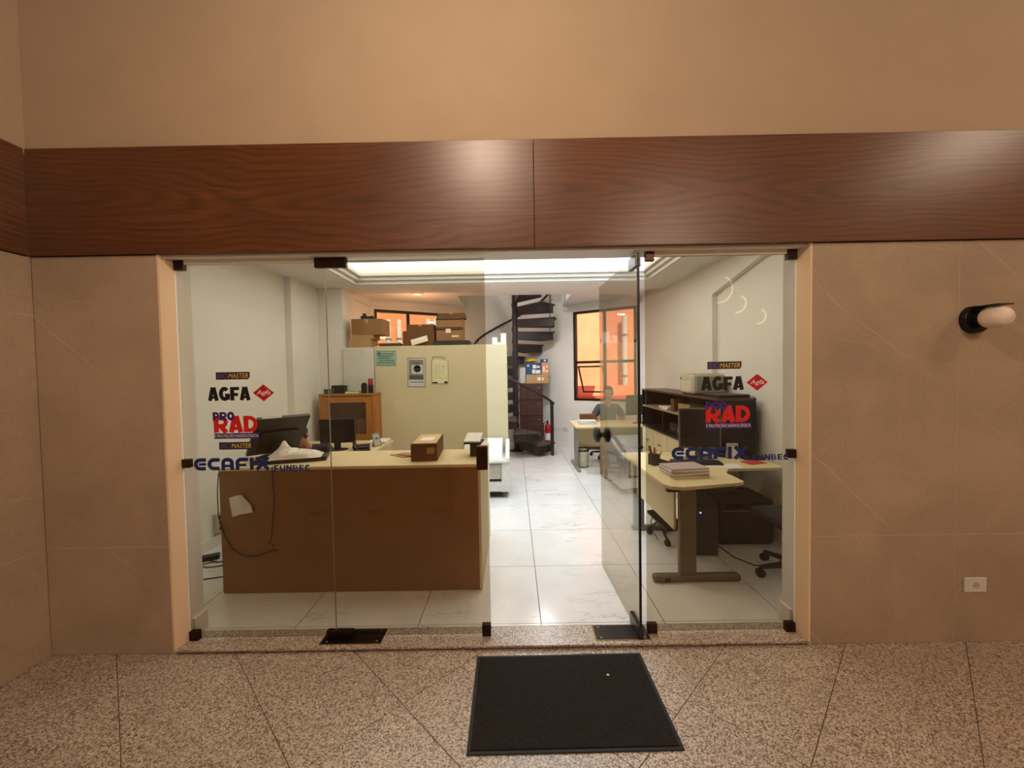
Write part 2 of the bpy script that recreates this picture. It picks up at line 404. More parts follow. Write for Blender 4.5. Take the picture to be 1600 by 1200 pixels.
B('wood_panel', MB().box(0.131, 3.2, F - 0.018, F + 0.02, 2.234, 2.815), WOODBAND, tr, 0.0015, seg=1)
B('wood_panel', MB().box(3.202, RWX, F - 0.016, F + 0.02, 2.234, 2.815), WOODBAND, tr, 0.0015, seg=1)
B('wood_panel', MB().box(LW - 0.02, LW + 0.012, -2.58, F - 0.018, 2.234, 2.815), WOODBAND, tr, 0.0015, seg=1)

# jamb lining and granite sill
jl = sroot('trim_2', 'painted lining of the shop opening')
B('jamb', MB().prism([(XL - 0.012, F), (XL, F), (XLi, GY - 0.006), (XL - 0.012, GY - 0.006)], FZ, 2.235), JAMBPAINT, jl)
B('jamb', MB().prism([(XR + 0.012, F), (XR, F), (XRi, GY - 0.006), (XR + 0.012, GY - 0.006)], FZ, 2.235), JAMBPAINT, jl)
B('soffit', MB().box(XL, XR, F + 0.02, IN, 2.222, 2.235), WHITEP, jl)
B('inner_jamb', MB().box(XL - 0.012, XLi, GY - 0.006, IN, 0.0, 2.235), WHITEP, jl)
B('inner_jamb', MB().box(XRi, XR + 0.012, GY - 0.006, IN, 0.0, 2.235), WHITEP, jl)
sill = struct(B('trim_3', MB().box(XL, XR, F - 0.012, 2.4525, -0.013, 0.0), SILLG, None, 0.003), 'speckled granite door sill')
box('sill_riser', XL, XR, F + 0.006, 2.45, FZ, -0.013, DGROUT, sill)

# ================================================================== STRUCTURE: the office
CZ = 2.735; BZ = 2.85       # main ceiling, bay ceiling
LX, RX = -2.75, 2.34
A_R = (2.28, 7.40); A_L = (-2.54, 7.26); APEX = (0.055, 8.957)
fo = struct(B('floor_office', MB().prism([(LX - .1, 2.453), (RX + .1, 2.453), (RX + .1, 7.45), (0.055, 9.1), (LX - .1, 7.3)], -0.0245, -0.004), GROUT), 'white marble-look tiled floor of the office')
TX, TY = 0.757, 0.741
tile = MB().box(-TX / 2 + 0.0024, TX / 2 - 0.0024, -TY / 2 + 0.0024, TY / 2 - 0.0024, -0.004, 0.0).mesh('floor_tile', 0.0008, seg=1); tile.materials.append(WTILE)
def clip(poly, nx, ny, d):
    out = []
    for i in range(len(poly)):
        a, b = poly[i], poly[(i + 1) % len(poly)]
        da, db = nx * a[0] + ny * a[1] - d, nx * b[0] + ny * b[1] - d
        if da <= 0: out.append(a)
        if (da < 0 < db) or (db < 0 < da):
            t = da / (da - db); out.append((a[0] + (b[0] - a[0]) * t, a[1] + (b[1] - a[1]) * t))
    return out
for i in range(-5, 4):
    for j in range(-2, 9):
        cx, cy = 0.146 + TX * (i + 0.5), 3.217 + TY * (j + 0.5)
        x0, x1, y0, y1 = cx - TX / 2 + .0024, cx + TX / 2 - .0024, cy - TY / 2 + .0024, cy + TY / 2 - .0024
        if x1 < LX or x0 > RX or y1 < 2.455 or y0 > 9: continue
        p = [(x0, y0), (x1, y0), (x1, y1), (x0, y1)]
        q = p
        for nx, ny, d in ((0, -1, -2.4535), (-1, 0, -LX), (1, 0, RX), (0.7, 1, 0.7 * 2.28 + 7.40), (-0.654, 1, 0.654 * 2.54 + 7.26)):
            if q: q = clip(q, nx, ny, d)
        if not q or len(q) < 3: continue
        if q == p: link('tile', tile, None, fo, (cx, cy, 0))
        else: B('tile', MB().prism([(a - cx, b - cy) for a, b in q], -0.004, 0.0), WTILE, fo, loc=(cx, cy, 0))

struct(B('wall_office_front', MB().box(LX - .12, XL - 0.012, IN - 0.012, IN, 0, 3.0).box(XR + 0.012, RX + .12, IN - 0.012, IN, 0, 3.0)
         .box(XL - 0.012, XR + 0.012, IN - 0.012, IN, 2.235, 3.0), WHITEP), 'inner face of the shop front wall')
wol = struct(box('wall_office_left', LX - 0.12, LX, IN, 7.5, 0, 3.05, WHITEP), 'white left wall of the office')
box('pilaster', LX, -2.67, 4.97, 5.65, 0, CZ, WHITEP, wol)
box('column', LX, -2.335, 5.65, 6.10, 0, CZ, WHITEP, wol)
box('rear_wall_panel', LX, -2.54, 6.10, 7.5, 0, BZ, WHITEP, wol)
wor = struct(box('wall_office_right', RX, RX + 0.12, IN, 7.6, 0, 3.05, WHITEP), 'white right wall of the office with a slanted recess')
B('raised_panel', MB().prism([(4.70, 0), (4.70, 2.392), (2.94, CZ), (7.45, CZ), (7.45, 0)], 2.28, RX, 0), WHITEP, wor)
def inset(p, q, d):          # offset wall outward
    v = Vector((q[0] - p[0], q[1] - p[1])).normalized(); return (-v.y * d, v.x * d)
def bay_wall(name, p, q, w0, w1, z0, z1, label):
    """oblique wall from p to q with a window hole between w0 and w1 (metres from p)"""
    d = Vector((q[0] - p[0], q[1] - p[1], 0)); L = d.length; d.normalize(); n = Vector((-d.y, d.x, 0))
    if n.y < 0: n = -n
    T = Matrix(((d.x, n.x, 0, p[0]), (d.y, n.y, 0, p[1]), (0, 0, 1, 0), (0, 0, 0, 1)))
    mb = MB().box(0, w0, 0, 0.14, 0, 4.4, T).box(w1, L, 0, 0.14, 0, 4.4, T).box(w0, w1, 0, 0.14, 0, z0, T).box(w0, w1, 0, 0.14, z1, 4.4, T)
    return struct(B(name, mb, WHITEP), label), T, L
wbr, TR_, LR_ = bay_wall('wall_bay_right', (2.40, 7.316), APEX, 0.20, 1.455, 0.955, 2.70, 'white oblique back wall right of the spiral stair')
wbl, TL_, LL_ = bay_wall('wall_bay_left', (-2.66, 7.182), APEX, 0.245, 1.51, 0.955, 2.70, 'white oblique back wall left of the spiral stair')
# baseboards
bb = sroot('baseboard_right', 'white baseboard along the oblique wall')
B('board', MB().box(0.2, LR_ - 0.02, -0.014, 0, 0, 0.09, TR_).box(0.2, LR_ - 0.02, -0.009, 0, 0.09, 0.10, TR_), WHITEP, bb)
bb = sroot('baseboard_left', 'white baseboard along the left office wall')
B('board', MB().box(LX, LX + 0.014, IN, 4.97, 0, 0.10), WHITEP, bb)
B('board', MB().box(XLi, XLi + 0.013, GY + 0.02, IN + 0.01, 0, 0.115), WHITEP, bb)
bb = sroot('baseboard_front', 'white baseboard beside the glass on the right jamb')
B('board', MB().box(XRi - 0.013, XRi, GY + 0.02, IN + 0.01, 0, 0.115), WHITEP, bb)
# ceilings
CX0, CX1, CY0, CY1 = -2.12, 1.86, 2.95, 5.57
ce = struct(B('ceiling_office', MB().box(LX - .1, CX0, IN, 6.10, CZ, CZ + 0.3).box(CX1, RX + .1, IN, 6.10, CZ, CZ + 0.3)
              .box(CX0, CX1, IN, CY0, CZ, CZ + 0.3).box(CX0, CX1, CY1, 6.10, CZ, CZ + 0.3)
              .box(CX0, CX1, CY0, CY1, CZ + 0.26, CZ + 0.3), CEILP), 'white office ceiling with a stepped coffer')
def ring(x0, x1, y0, y1, w, z0, z1):
    return MB().box(x0, x1, y0, y0 + w, z0, z1).box(x0, x1, y1 - w, y1, z0, z1).box(x0, x0 + w, y0 + w, y1 - w, z0, z1).box(x1 - w, x1, y0 + w, y1 - w, z0, z1)
for k in range(3):
    w = 0.035 + 0.045 * k
    B('coffer_step', ring(CX0, CX1, CY0, CY1, w, CZ + 0.012 + 0.047 * k, CZ + 0.059 + 0.047 * k), CEILP, ce, 0.008)
ceb = struct(B('ceiling_bay', MB().box(LX - .1, -0.95, 6.10, 8.9, BZ, BZ + 0.1).box(1.02, RX + .2, 6.10, 8.9, BZ, BZ + 0.1).box(-0.95, 1.02, 6.10, 7.02, BZ, BZ + 0.1), CEILP), 'bay ceiling with the stair opening')
B('crown_moulding', MB().box(0.1, LL_ - 1.15, -0.03, 0, BZ - 0.105, BZ, TL_).box(0.1, LL_ - 1.15, -0.05, 0, BZ - 0.03, BZ, TL_)
  .box(-2.54, -2.50, 6.12, 7.30, BZ - 0.105, BZ), CEILP, ceb)
B('crown_moulding', MB().box(0.13, LR_ - 1.2, -0.03, 0, BZ - 0.105, BZ, TR_), CEILP, ceb)
B('stairwell_wall', MB().box(-1.0, -0.94, 7.03, 9.0, BZ + 0.001, 4.4).box(1.01, 1.07, 7.03, 9.0, BZ + 0.001, 4.4).box(-1.0, 1.07, 6.97, 7.03, BZ + 0.001, 4.4).box(-1.0, 1.07, 6.97, 9.2, 4.4, 4.5), WHITEP, ceb)

# ================================================================== glass front
def glass_front():
    z0, z1 = 0.012, 2.205
    def panel(name, x0, x1, label):
        r = sroot(name, label)
        B('glass_sheet', MB().box(x0, x1, GY - 0.005, GY + 0.005, z0, z1), GLASS, r)
        return r
    def patch(p, x0, x1, za, zb, nm='patch_fitting'):
        o = B(nm, MB().box(x0, x1, GY - 0.016, GY + 0.016, za, zb), PATCH, p, 0.003)
        for x in (x0 + 0.02, x1 - 0.02):
            if x1 - x0 > 0.07: B('screw', MB().cyl((x, GY - 0.016, (za + zb) / 2), (x, GY - 0.018, (za + zb) / 2), 0.006, n=12), BLACKM, o)
        return o
    w1 = panel('window_1', XLi + 0.006, -1.071, 'left fixed pane of bronze tinted shopfront glass')
    patch(w1, XLi, XLi + 0.055, 2.165, 2.222); patch(w1, XLi, XLi + 0.055, 0.0, 0.055); patch(w1, XLi, XLi + 0.045, 1.025, 1.075)
    B('edge_seal', MB().box(-1.0708, -1.0692, GY - 0.006, GY + 0.006, z0, z1), GREYM, w1)
    B('head_channel', MB().box(XLi + 0.055, -1.115, GY - 0.008, GY + 0.008, 2.198, 2.222), WHITEP, w1)
    d1 = panel('door_1', -1.068, -0.156, 'closed glass door leaf left of the open doorway')
    patch(d1, -1.127, -0.945, 2.165, 2.222); patch(d1, -1.122, -0.97, 0.002, 0.048); patch(d1, -0.208, -0.156, 0.002, 0.07, 'bottom_lock')
    lk = B('lock', MB().box(-0.222, -0.157, GY - 0.02, GY + 0.02, 0.985, 1.125), PATCH, d1, 0.006)
    B('cylinder', MB().cyl((-0.19, GY - 0.02, 1.055), (-0.19, GY - 0.026, 1.055), 0.014), BLACKM, lk)
    w2 = panel('window_2', 0.764, XRi - 0.006, 'right fixed pane of bronze tinted shopfront glass')
    patch(w2, XRi - 0.055, XRi, 2.165, 2.222); patch(w2, XRi - 0.055, XRi, 0.0, 0.055); patch(w2, XRi - 0.045, XRi, 1.025, 1.075)
    patch(w2, 0.764, 0.815, 2.17, 2.222); patch(w2, 0.764, 0.82, 0.004, 0.06)
    B('head_channel', MB().box(0.815, XRi - 0.055, GY - 0.008, GY + 0.008, 2.198, 2.222), WHITEP, w2)
    # open leaf, hinged at the right, swung in
    d2 = sroot('door_2', 'open glass door leaf swung into the office'); d2.location = (0.708, GY, 0); d2.rotation_euler = (0, 0, R(91.8))
    B('glass_sheet', MB().box(-0.05, 0.835, -0.005, 0.005, z0, z1 - 0.012), DOORGLASS, d2)
    B('edge_seal', MB().box(-0.056, -0.05, -0.007, 0.007, z0, z1), BLACKM, d2)
    B('top_pivot', MB().box(-0.055, 0.075, -0.016, 0.016, 2.13, 2.20), DARKP, d2, 0.003)
    B('bottom_pivot', MB().box(-0.06, 0.10, -0.016, 0.016, 0.002, 0.075), DARKP, d2, 0.003)
    kb = B('knob', MB().lathe([(0.020, 0), (0.022, 0.012), (0.052, 0.02), (0.062, 0.035), (0.060, 0.05), (0.035, 0.062), (0.0, 0.064)],
                  n=24, mtx=Matrix.Translation((0.79, 0.005, 1.05)) @ Matrix.Rotation(R(-90), 4, 'X')), BLACKM, d2, smooth=True)
    B('knob', MB().lathe([(0.020, 0), (0.022, 0.012), (0.052, 0.02), (0.062, 0.035), (0.060, 0.05), (0.035, 0.062), (0.0, 0.064)],
                  n=24, mtx=Matrix.Translation((0.79, -0.005, 1.05)) @ Matrix.Rotation(R(90), 4, 'X')), BLACKM, d2, smooth=True)
    # floor spring covers in the sill
    for nm, x0, x1, lb in (('floor_spring_cover', -1.14, -0.79, 'bronze metal floor spring cover under the closed glass door'),
                           ('floor_spring_cover', 0.455, 0.765, 'dark metal floor spring cover in the sill under the open glass door')):
        c = thing(nm, lb, 'door hardware', (0, 0, 0), 0, 'floor spring covers in the sill')
        B('cover_plate', MB().box(x0, x1, F + 0.025, 2.445, 0.0, 0.0015), DARKP, c)
        B('brass_rim', MB().box(x0 - 0.006, x0, F + 0.02, 2.447, 0.0, 0.0022).box(x0 - 0.006, x1, F + 0.019, F + 0.025, 0.0, 0.0022), M('dull_brass', (150, 116, 60), 0.4, 0.9), c)
        for x in (x0 + 0.03, x1 - 0.03):
            for y in (F + 0.045, 2.425): B('screw', MB().cyl((x, y, 0.0015), (x, y, 0.0025), 0.006, n=10), GREYM, c)
glass_front()

# ------------------------------------------------------------------ back windows
def back_window(name, T, w0, w1, z0, z1, label, awning):
    r = sroot(name, label); f = 0.045; y0, y1 = 0.03, 0.08
    def bar(nm, a, b, c, d, ya=y0, yb=y1): B(nm, MB().box(a, b, ya, yb, c, d, T), BLACKM, r, 0.003, seg=1)
    bar('frame', w0, w0 + f, z0, z1, -0.012); bar('frame', w1 - f, w1, z0, z1, -0.012)
    bar('frame', w0 + f, w1 - f, z1 - f, z1, -0.012); bar('frame', w0 + f, w1 - f, z0, z0 + f, -0.012)
    mx = (w0 + w1) / 2; tz = z0 + (z1 - z0) * 0.43
    bar('mullion', mx - 0.025, mx + 0.025, z0 + f, z1 - f); bar('transom', w0 + f, mx - 0.025, tz - 0.025, tz + 0.025); bar('transom', mx + 0.025, w1 - f, tz - 0.025, tz + 0.025)
    for a, b in ((w0 + f, mx - 0.025), (mx + 0.025, w1 - f)):
        B('pane', MB().box(a, b, 0.052, 0.056, tz + 0.025, z1 - f, T), CLEAR, r)
        if not (awning and a > mx): B('pane', MB().box(a, b, 0.052, 0.056, z0 + f, tz - 0.025, T), CLEAR, r)
    if awning:                         # tilted sash, pushed out at the bottom
        a, b = mx + 0.04, w1 - f - 0.012; top = tz - 0.075; H = tz - z0 - 0.17
        T2 = T @ Matrix.Translation((0, 0.06, top)) @ Matrix.Rotation(R(24), 4, 'X')
        B('sash', MB().box(a, b, -0.012, 0.012, -0.025, 0, T2).box(a, b, -0.012, 0.012, -H, -H + 0.025, T2).box(a, a + 0.025, -0.012, 0.012, -H, 0, T2).box(b - 0.025, b, -0.012, 0.012, -H, 0, T2), BLACKM, r)
        B('sash_pane', MB().box(a + 0.025, b - 0.025, -0.002, 0.002, -H + 0.025, -0.025, T2), CLEAR, r)
    return r
back_window('window_3', TL_, 0.245, 1.51, 0.955, 2.70, 'black framed back window behind the stacked boxes', False)
back_window('window_4', TR_, 0.20, 1.455, 0.955, 2.70, 'black framed back window with a tilted sash facing an orange wall', True)

# ------------------------------------------------------------------ outside
ORANGE = m_stucco('orange_stucco', (255, 166, 120)); SALMON = m_stucco('salmon_stucco', (248, 160, 118)); REDL = m_stucco('red_ledge_paint', (226, 82, 50))
ow = struct(box('wall_outside', -7, 7, 11.3, 11.5, -1, 8, ORANGE), 'sunlit orange neighbouring wall seen through the back windows')
B('ledge', MB().box(-7, 7, 11.2, 11.3, 4.0, 4.15), ORANGE, ow)
struct(box('wall_outside_low', -7, 7, 10.3, 10.45, -1, 1.15, SALMON), 'lower salmon wall outside the back windows')
struct(box('trim_outside', -7, 7, 9.95, 10.3, 0.55, 0.90, REDL), 'red painted ledge outside the back windows')
struct(box('ground_outside', -7, 7, 9.1, 11.3, -1.1, -1.0, GROUT), 'paving between the buildings')
for x, lb in ((-3.35, 'first white downpipe from the left on the orange wall'), (-3.06, 'second white downpipe from the left on the orange wall'), (-2.28, 'third white downpipe from the left on the orange wall'), (-2.08, 'fourth white downpipe from the left on the orange wall'), (3.02, 'white downpipe seen through the right back window')):
    p = thing('downpipe', lb, 'pipe', (x, 11.1, 1.15), 0, 'downpipes on the orange wall')
    B('pipe', MB().cyl((0, 0, -2.15), (0, 0, 1.85), 0.07, n=14), PWHITE, p, smooth=True)
    for z in (0.2, 1.3): B('clamp', MB().cyl((0, 0, z), (0, 0, z + 0.05), 0.078, n=14), GREYM, p)

# ================================================================== lighting fixtures and added fill lights
PANEL = m_emit('luminous_ceiling', (0.89, 0.965, 1.0), 3.5)  # glowing panel stands in for a ceiling lit by hidden cove strips
cl = thing('ceiling_light', 'large bright white light panel filling the ceiling coffer', 'ceiling light', (0, 0, CZ))
B('diffuser', MB().box(CX0 + 0.01, CX1 - 0.01, CY0 + 0.01, CY1 - 0.01, 0.235, 0.25), PANEL, cl)
B('backing', MB().box(CX0 + 0.005, CX1 - 0.005, CY0 + 0.005, CY1 - 0.005, 0.25, 0.258), PWHITE, cl)
BULB = m_emit('warm_lamp', (1.0, 0.72, 0.46), 6.0)
for k, (x, y, e) in enumerate(HALL_SPOTS):
    t = thing('downlight', ['first', 'second', 'third', 'fourth', 'fifth', 'sixth'][k] + ' recessed warm downlight in the hall ceiling', 'downlight', (x, y, HALL), 0, 'downlights in the hall ceiling')
    B('trim_ring', MB().lathe([(0.075, 0.0), (0.085, -0.004), (0.085, -0.012), (0.070, -0.012), (0.066, 0.0)], n=24), PWHITE, t)
    B('lens', MB().lathe([(0.066, -0.002), (0.0, -0.003)], n=24), BULB, t)
    l = lamp('downlight_lamp', 'POINT', (0, 0, -0.16), 78 * e, WARM, shadow_soft_size=0.10); l.parent = t
ARCM = m_emit('ring_lamp_glow', (1.0, 0.74, 0.5), 5.0)  # arcs shaped to give the crescent reflections of unseen round lamps
for k, (x, y, z, r) in enumerate(((4.0, -3.2, 3.05, 0.24), (4.45, -3.4, 2.80, 0.16), (4.75, -3.2, 2.52, 0.13))):
    t = thing('ring_pendant', ['large', 'medium', 'small'][k] + ' glowing curved pendant at the far end of the hall', 'pendant lamp', (x, y, z), 0, 'ring pendants in the hall')
    B('ring', MB().tube([(r * math.cos(a * math.pi / 20), 0.25 * r * math.sin(a * math.pi / 20), r * math.sin(a * math.pi / 20)) for a in range(-11, 9)], 0.014, 6), ARCM, t)
    B('cable', MB().cyl((r * 0.2, 0, r * 0.97), (r * 0.2, 0, HALL - z), 0.004, n=6), BLACKM, t)

for k, (x, y, z) in enumerate(((-1.55, 6.75, BZ), (0.45, 6.55, BZ), (-0.5, 8.0, 4.4))):  # added fill lights; the left one's orange stands in for window glow
    t = thing('bay_light', ['round ceiling light in the left part of the bay', 'round ceiling light in front of the spiral staircase', 'round light above the spiral stairwell'][k], 'ceiling light', (x, y, z), 0, 'round ceiling lights of the bay')
    B('rim', MB().lathe([(0.09, 0), (0.095, -0.012), (0.082, -0.016), (0.078, 0)], n=24), PWHITE, t); B('lens', MB().lathe([(0.079, -0.008), (0.0, -0.009)], n=24), m_emit('bay_lamp_%d' % k, (1.0, 0.88, 0.78), 1.5), t)
    if k == 0: l = lamp('bay_lamp', 'POINT', (0, 0, -0.5), 24, (1.0, 0.60, 0.38), shadow_soft_size=0.08)
    else: l = lamp('bay_lamp', 'AREA', (0, 0, -0.03), (0, 30, 40)[k], (0.97, 0.98, 1.0), shape='DISK', size=0.16)
    l.parent = t
# wall sconce on the right
def sconce():
    t = thing('wall_sconce', 'black wall sconce with a white globe on the right marble wall', 'wall lamp', (2.545, F, 1.795))
    q = Matrix.Rotation(R(90), 4, 'X')
    B('backplate', MB().lathe([(0.075, 0), (0.075, 0.028), (0.07, 0.034), (0, 0.034)], n=32, mtx=q), BLACKM, t, smooth=True)
    B('shade_holder', MB().lathe([(0.046, 0.034), (0.046, 0.065), (0.0, 0.065)], n=28, mtx=q), BLACKM, t, smooth=True)
    B('visor', MB().prism([(0.046 * math.cos(R(a)), -0.034 - 0.046 * math.sin(R(a)) * 0) for a in (0,)] or [], 0, 0) if False else
      MB().box(-0.042, 0.042, -0.158, -0.002, 0.061, 0.067), BLACKM, t, 0.002)
    B('globe', MB().lathe([(0.040, 0.060), (0.052, 0.075), (0.056, 0.10), (0.056, 0.13), (0.050, 0.155), (0.032, 0.172), (0.0, 0.178)], n=32, mtx=q),
      M('opal_glass', (238, 222, 206), 0.35, var=0.02), t, smooth=True)
sconce()
def outlet(label, loc, rot=0.0):
    t = thing('wall_outlet', label, 'outlet', loc, rot)
    B('cover_plate', MB().box(-0.062, 0.062, -0.010, 0, -0.042, 0.042), M('outlet_plastic', (214, 212, 206), 0.4), t, 0.004)
    s = B('socket', MB().lathe([(0.019, 0.010), (0.019, 0.0125), (0.0, 0.0125)], n=20, mtx=Matrix.Rotation(R(90), 4, 'X')), PGREY, t)
    for x in (-0.007, 0.007): B('hole', MB().cyl((x, -0.0125, 0), (x, -0.0132, 0), 0.0026, n=8), BPLA, s)
    return t
outlet('white power outlet low on the right marble wall of the hall', (2.583, F, 0.307))

# ================================================================== stickers on the glass
SY = GY - 0.0056
NAVY = M('navy_vinyl', (16, 40, 108), 0.5); VBLACK = M('black_vinyl', (10, 10, 12), 0.5); VRED = M('red_vinyl', (214, 30, 32), 0.5); DRED = M('crimson_vinyl', (186, 20, 36), 0.5)
PURP = M('purple_vinyl', (62, 32, 120), 0.5); DPURP = M('dark_purple_vinyl', (40, 28, 62), 0.5); LILAC = M('lilac_vinyl', (120, 104, 150), 0.5); YEL = M('yellow_vinyl', (228, 202, 52), 0.5); VWHITE = M('white_vinyl', (236, 232, 226), 0.5)
def stroke(mb, pts, w, closed=False):
    """flat ribbon of width w along (x,z) points"""
    P = [Vector((a, b)) for a, b in pts]; n = len(P); Lf = []; Rt = []
    for i in range(n):
        a = P[max(i - 1, 0)]; c = P[min(i + 1, n - 1)]
        d1 = (P[i] - a) if i else (c - P[i]); d2 = (c - P[i]) if i < n - 1 else d1
        d1 = d1.normalized(); d2 = d2.normalized(); t = (d1 + d2)
        t = t.normalized() if t.length > 1e-6 else d1
        nn = Vector((-t.y, t.x)); k = 1.0 / max(0.5, nn.dot(Vector((-d1.y, d1.x))))
        Lf.append(P[i] + nn * w / 2 * k); Rt.append(P[i] - nn * w / 2 * k)
    k = getattr(mb, 'k', 0); mb.k = k + 1; yf = -0.0004 - 0.00006 * k
    vs = [(p.x, yf, p.y) for p in Lf] + [(p.x, yf, p.y) for p in Rt] + [(p.x, 0, p.y) for p in Lf] + [(p.x, 0, p.y) for p in Rt]
    fs = []
    for i in range(n - 1):
        fs += [(i, i + 1, n + i + 1, n + i), (2 * n + i, 3 * n + i, 3 * n + i + 1, 2 * n + i + 1), (i, 2 * n + i, 2 * n + i + 1, i + 1), (n + i, n + i + 1, 3 * n + i + 1, 3 * n + i)]
    fs += [(0, n, 3 * n, 2 * n), (n - 1, 3 * n - 1, 4 * n - 1, 2 * n - 1)]
    return mb.raw(vs, fs)
def arc(cx, cz, rx, rz, a0, a1, n=12):
    return [(cx + rx * math.cos(R(a0 + (a1 - a0) * i / n)), cz + rz * math.sin(R(a0 + (a1 - a0) * i / n))) for i in range(n + 1)]
def glyph(mb, ch, x, w, h, s):
    """one heavy letter in a w x h box, stroke width s"""
    t = s * 0.82; mid = h * 0.44
    def S(p, k=s): stroke(mb, p, k)
    stem = [(x + s / 2, 0), (x + s / 2, h)]
    if ch == 'A':
        S([(x + s * 0.5, 0), (x + w / 2 - s * 0.12, h)]); S([(x + w - s * 0.5, 0), (x + w / 2 + s * 0.12, h)]); S([(x + 0.22 * w, h * 0.24), (x + 0.78 * w, h * 0.24)], t * 0.8)
    elif ch in 'GC':
        S(arc(x + w / 2, h / 2, w / 2 - s / 2, h / 2 - t / 2, 42, 318, 18))
        if ch == 'G': S([(x + w - s / 2, h * 0.06), (x + w - s / 2, h * 0.50)]); S([(x + 0.54 * w, h * 0.42), (x + w, h * 0.42)], t * 0.8)
    elif ch == 'F': S(stem); S([(x, h - t / 2), (x + w, h - t / 2)], t); S([(x + s / 2, mid), (x + 0.86 * w, mid)], t)
    elif ch == 'E':
        S(stem)
        for z, k in ((h - t / 2, 1.0), (h * 0.5, 0.86), (t / 2, 1.0)): S([(x, z), (x + k * w, z)], t * 0.85)
    elif ch in 'RP':
        b = h * 0.40; z1 = h - t / 2; S(stem); r = (z1 - b) / 2
        S([(x + s / 2, z1), (x + w - s / 2 - r, z1)] + arc(x + w - s / 2 - r, (z1 + b) / 2, r, r, 80, -80, 10) + [(x + w - s / 2 - r, b), (x + s / 2, b)], t)
        if ch == 'R': S([(x + 0.48 * w, b), (x + w - s * 0.45, 0)])
    elif ch == 'D':
        z1 = h - t / 2; z0 = t / 2; S(stem); r = (z1 - z0) / 2; rx = min(r, w - s)
        S([(x + s / 2, z1), (x + w - s / 2 - rx, z1)] + arc(x + w - s / 2 - rx, h / 2, rx, r, 85, -85, 14) + [(x + w - s / 2 - rx, z0), (x + s / 2, z0)], t)
    elif ch == 'B':
        S(stem)
        for z1, z0, k in ((h - t / 2, h * 0.5, 0.92), (h * 0.5, t / 2, 1.0)):
            r = (z1 - z0) / 2; S([(x + s / 2, z1), (x + k * w - s / 2 - r, z1)] + arc(x + k * w - s / 2 - r, (z0 + z1) / 2, r, r, 80, -80, 8) + [(x + k * w - s / 2 - r, z0), (x + s / 2, z0)], t * 0.8)
    elif ch == 'O': S(arc(x + w / 2, h / 2, w / 2 - s / 2, h / 2 - t / 2, 0, 360, 24))
    elif ch == 'U': S([(x + s / 2, h), (x + s / 2, h * 0.42)] + arc(x + w / 2, h * 0.42, w / 2 - s / 2, h * 0.42 - t / 2, 190, 350, 12) + [(x + w - s / 2, h * 0.42), (x + w - s / 2, h)])
    elif ch == 'N': S(stem); S([(x + w - s / 2, 0), (x + w - s / 2, h)]); S([(x + s * 0.5, h * 0.96), (x + w - s * 0.5, h * 0.04)])
    return mb
def word(txt, x, z, width, h, sw, gap=0.10):
    """heavy stroke lettering fitted into width; returns a mesh builder"""
    mb = MB(); rel = {'F': 0.82, 'E': 0.85, 'P': 0.9}
    tot = sum(rel.get(c, 1.0) for c in txt) + gap * (len(txt) - 1); u = width / tot; cx = 0.0
    for c in txt:
        w = rel.get(c, 1.0) * u; glyph(mb, c, cx, w, h, sw); cx += w + gap * u
    mb.v = [(a + x, b, c + z) for a, b, c in mb.v]; return mb
def ecafix(w, h):
    mb = MB(); s = h * 0.30; k = w / 5.62
    def rc(x): return [(x + 0.90 * k, h - s / 2), (x + 0.46 * k, h - s / 2)] + arc(x + 0.46 * k, h / 2, 0.46 * k - s / 2, h / 2 - s / 2, 100, 260, 12) + [(x + 0.46 * k, s / 2), (x + 0.86 * k, s / 2)]
    def hook(x, right): 
        p = [(x + s / 2, 0), (x + s / 2, h * 0.55)] + arc(x + 0.40 * k, h * 0.55, 0.40 * k - s / 2, h * 0.45 - s / 2, 170, 92, 8)
        return p + ([(x + 0.52 * k, h - s / 2)] + arc(x + 0.52 * k, h * 0.55, 0.40 * k - s / 2, h * 0.45 - s / 2, 88, 10, 8) + [(x + 0.92 * k - s / 2, h * 0.5), (x + 0.92 * k - s / 2, 0)] if right else [(x + 0.92 * k, h - s / 2)])
    stroke(mb, rc(0), s); stroke(mb, [(0.36 * k, h * 0.5), (0.90 * k, h * 0.5)], s * 0.72)
    stroke(mb, rc(1.0 * k), s)
    stroke(mb, hook(2.0 * k, True), s); stroke(mb, [(2.1 * k, h * 0.34), (2.85 * k, h * 0.34)], s * 0.72)
    stroke(mb, hook(3.04 * k, False), s); stroke(mb, [(3.14 * k, h * 0.40), (3.82 * k, h * 0.40)], s * 0.72)
    stroke(mb, [(4.22 * k, 0), (4.22 * k, h)], s)
    stroke(mb, [(4.58 * k, 0), (5.44 * k, h)], s); stroke(mb, [(4.58 * k, h), (5.44 * k, 0)], s)
    return mb
def place_text(parent, s, x, z, w, h, mat, dy=0.0, **k):
    o = link('lettering', text_mesh(s, w, h, **k), mat, parent, (x, dy, z)); return o
SK = 0.9875       # lettering measured on a plane slightly deeper than the pane
def sx_(x): return x * SK
def sz_(z): return CAM_H + (z - CAM_H) * SK
def biomaster(label, x, z, w=0.196, h=0.043):
    t = thing('vinyl_sticker', label, 'sticker', (sx_(x), SY, sz_(z)))
    B('strip', MB().prism([(0, 0), (w * 0.96, 0), (w, h * 0.35), (w, h), (0, h)], 0, -0.0005, 1), DPURP, t)
    place_text(t, 'BIO', w * 0.04, h * 0.16, w * 0.31, h * 0.68, LILAC, -0.0006, bold=-0.012, shear=0.2)
    place_text(t, 'MASTER', w * 0.37, h * 0.18, w * 0.58, h * 0.62, YEL, -0.0006, bold=0.0, shear=0.25)
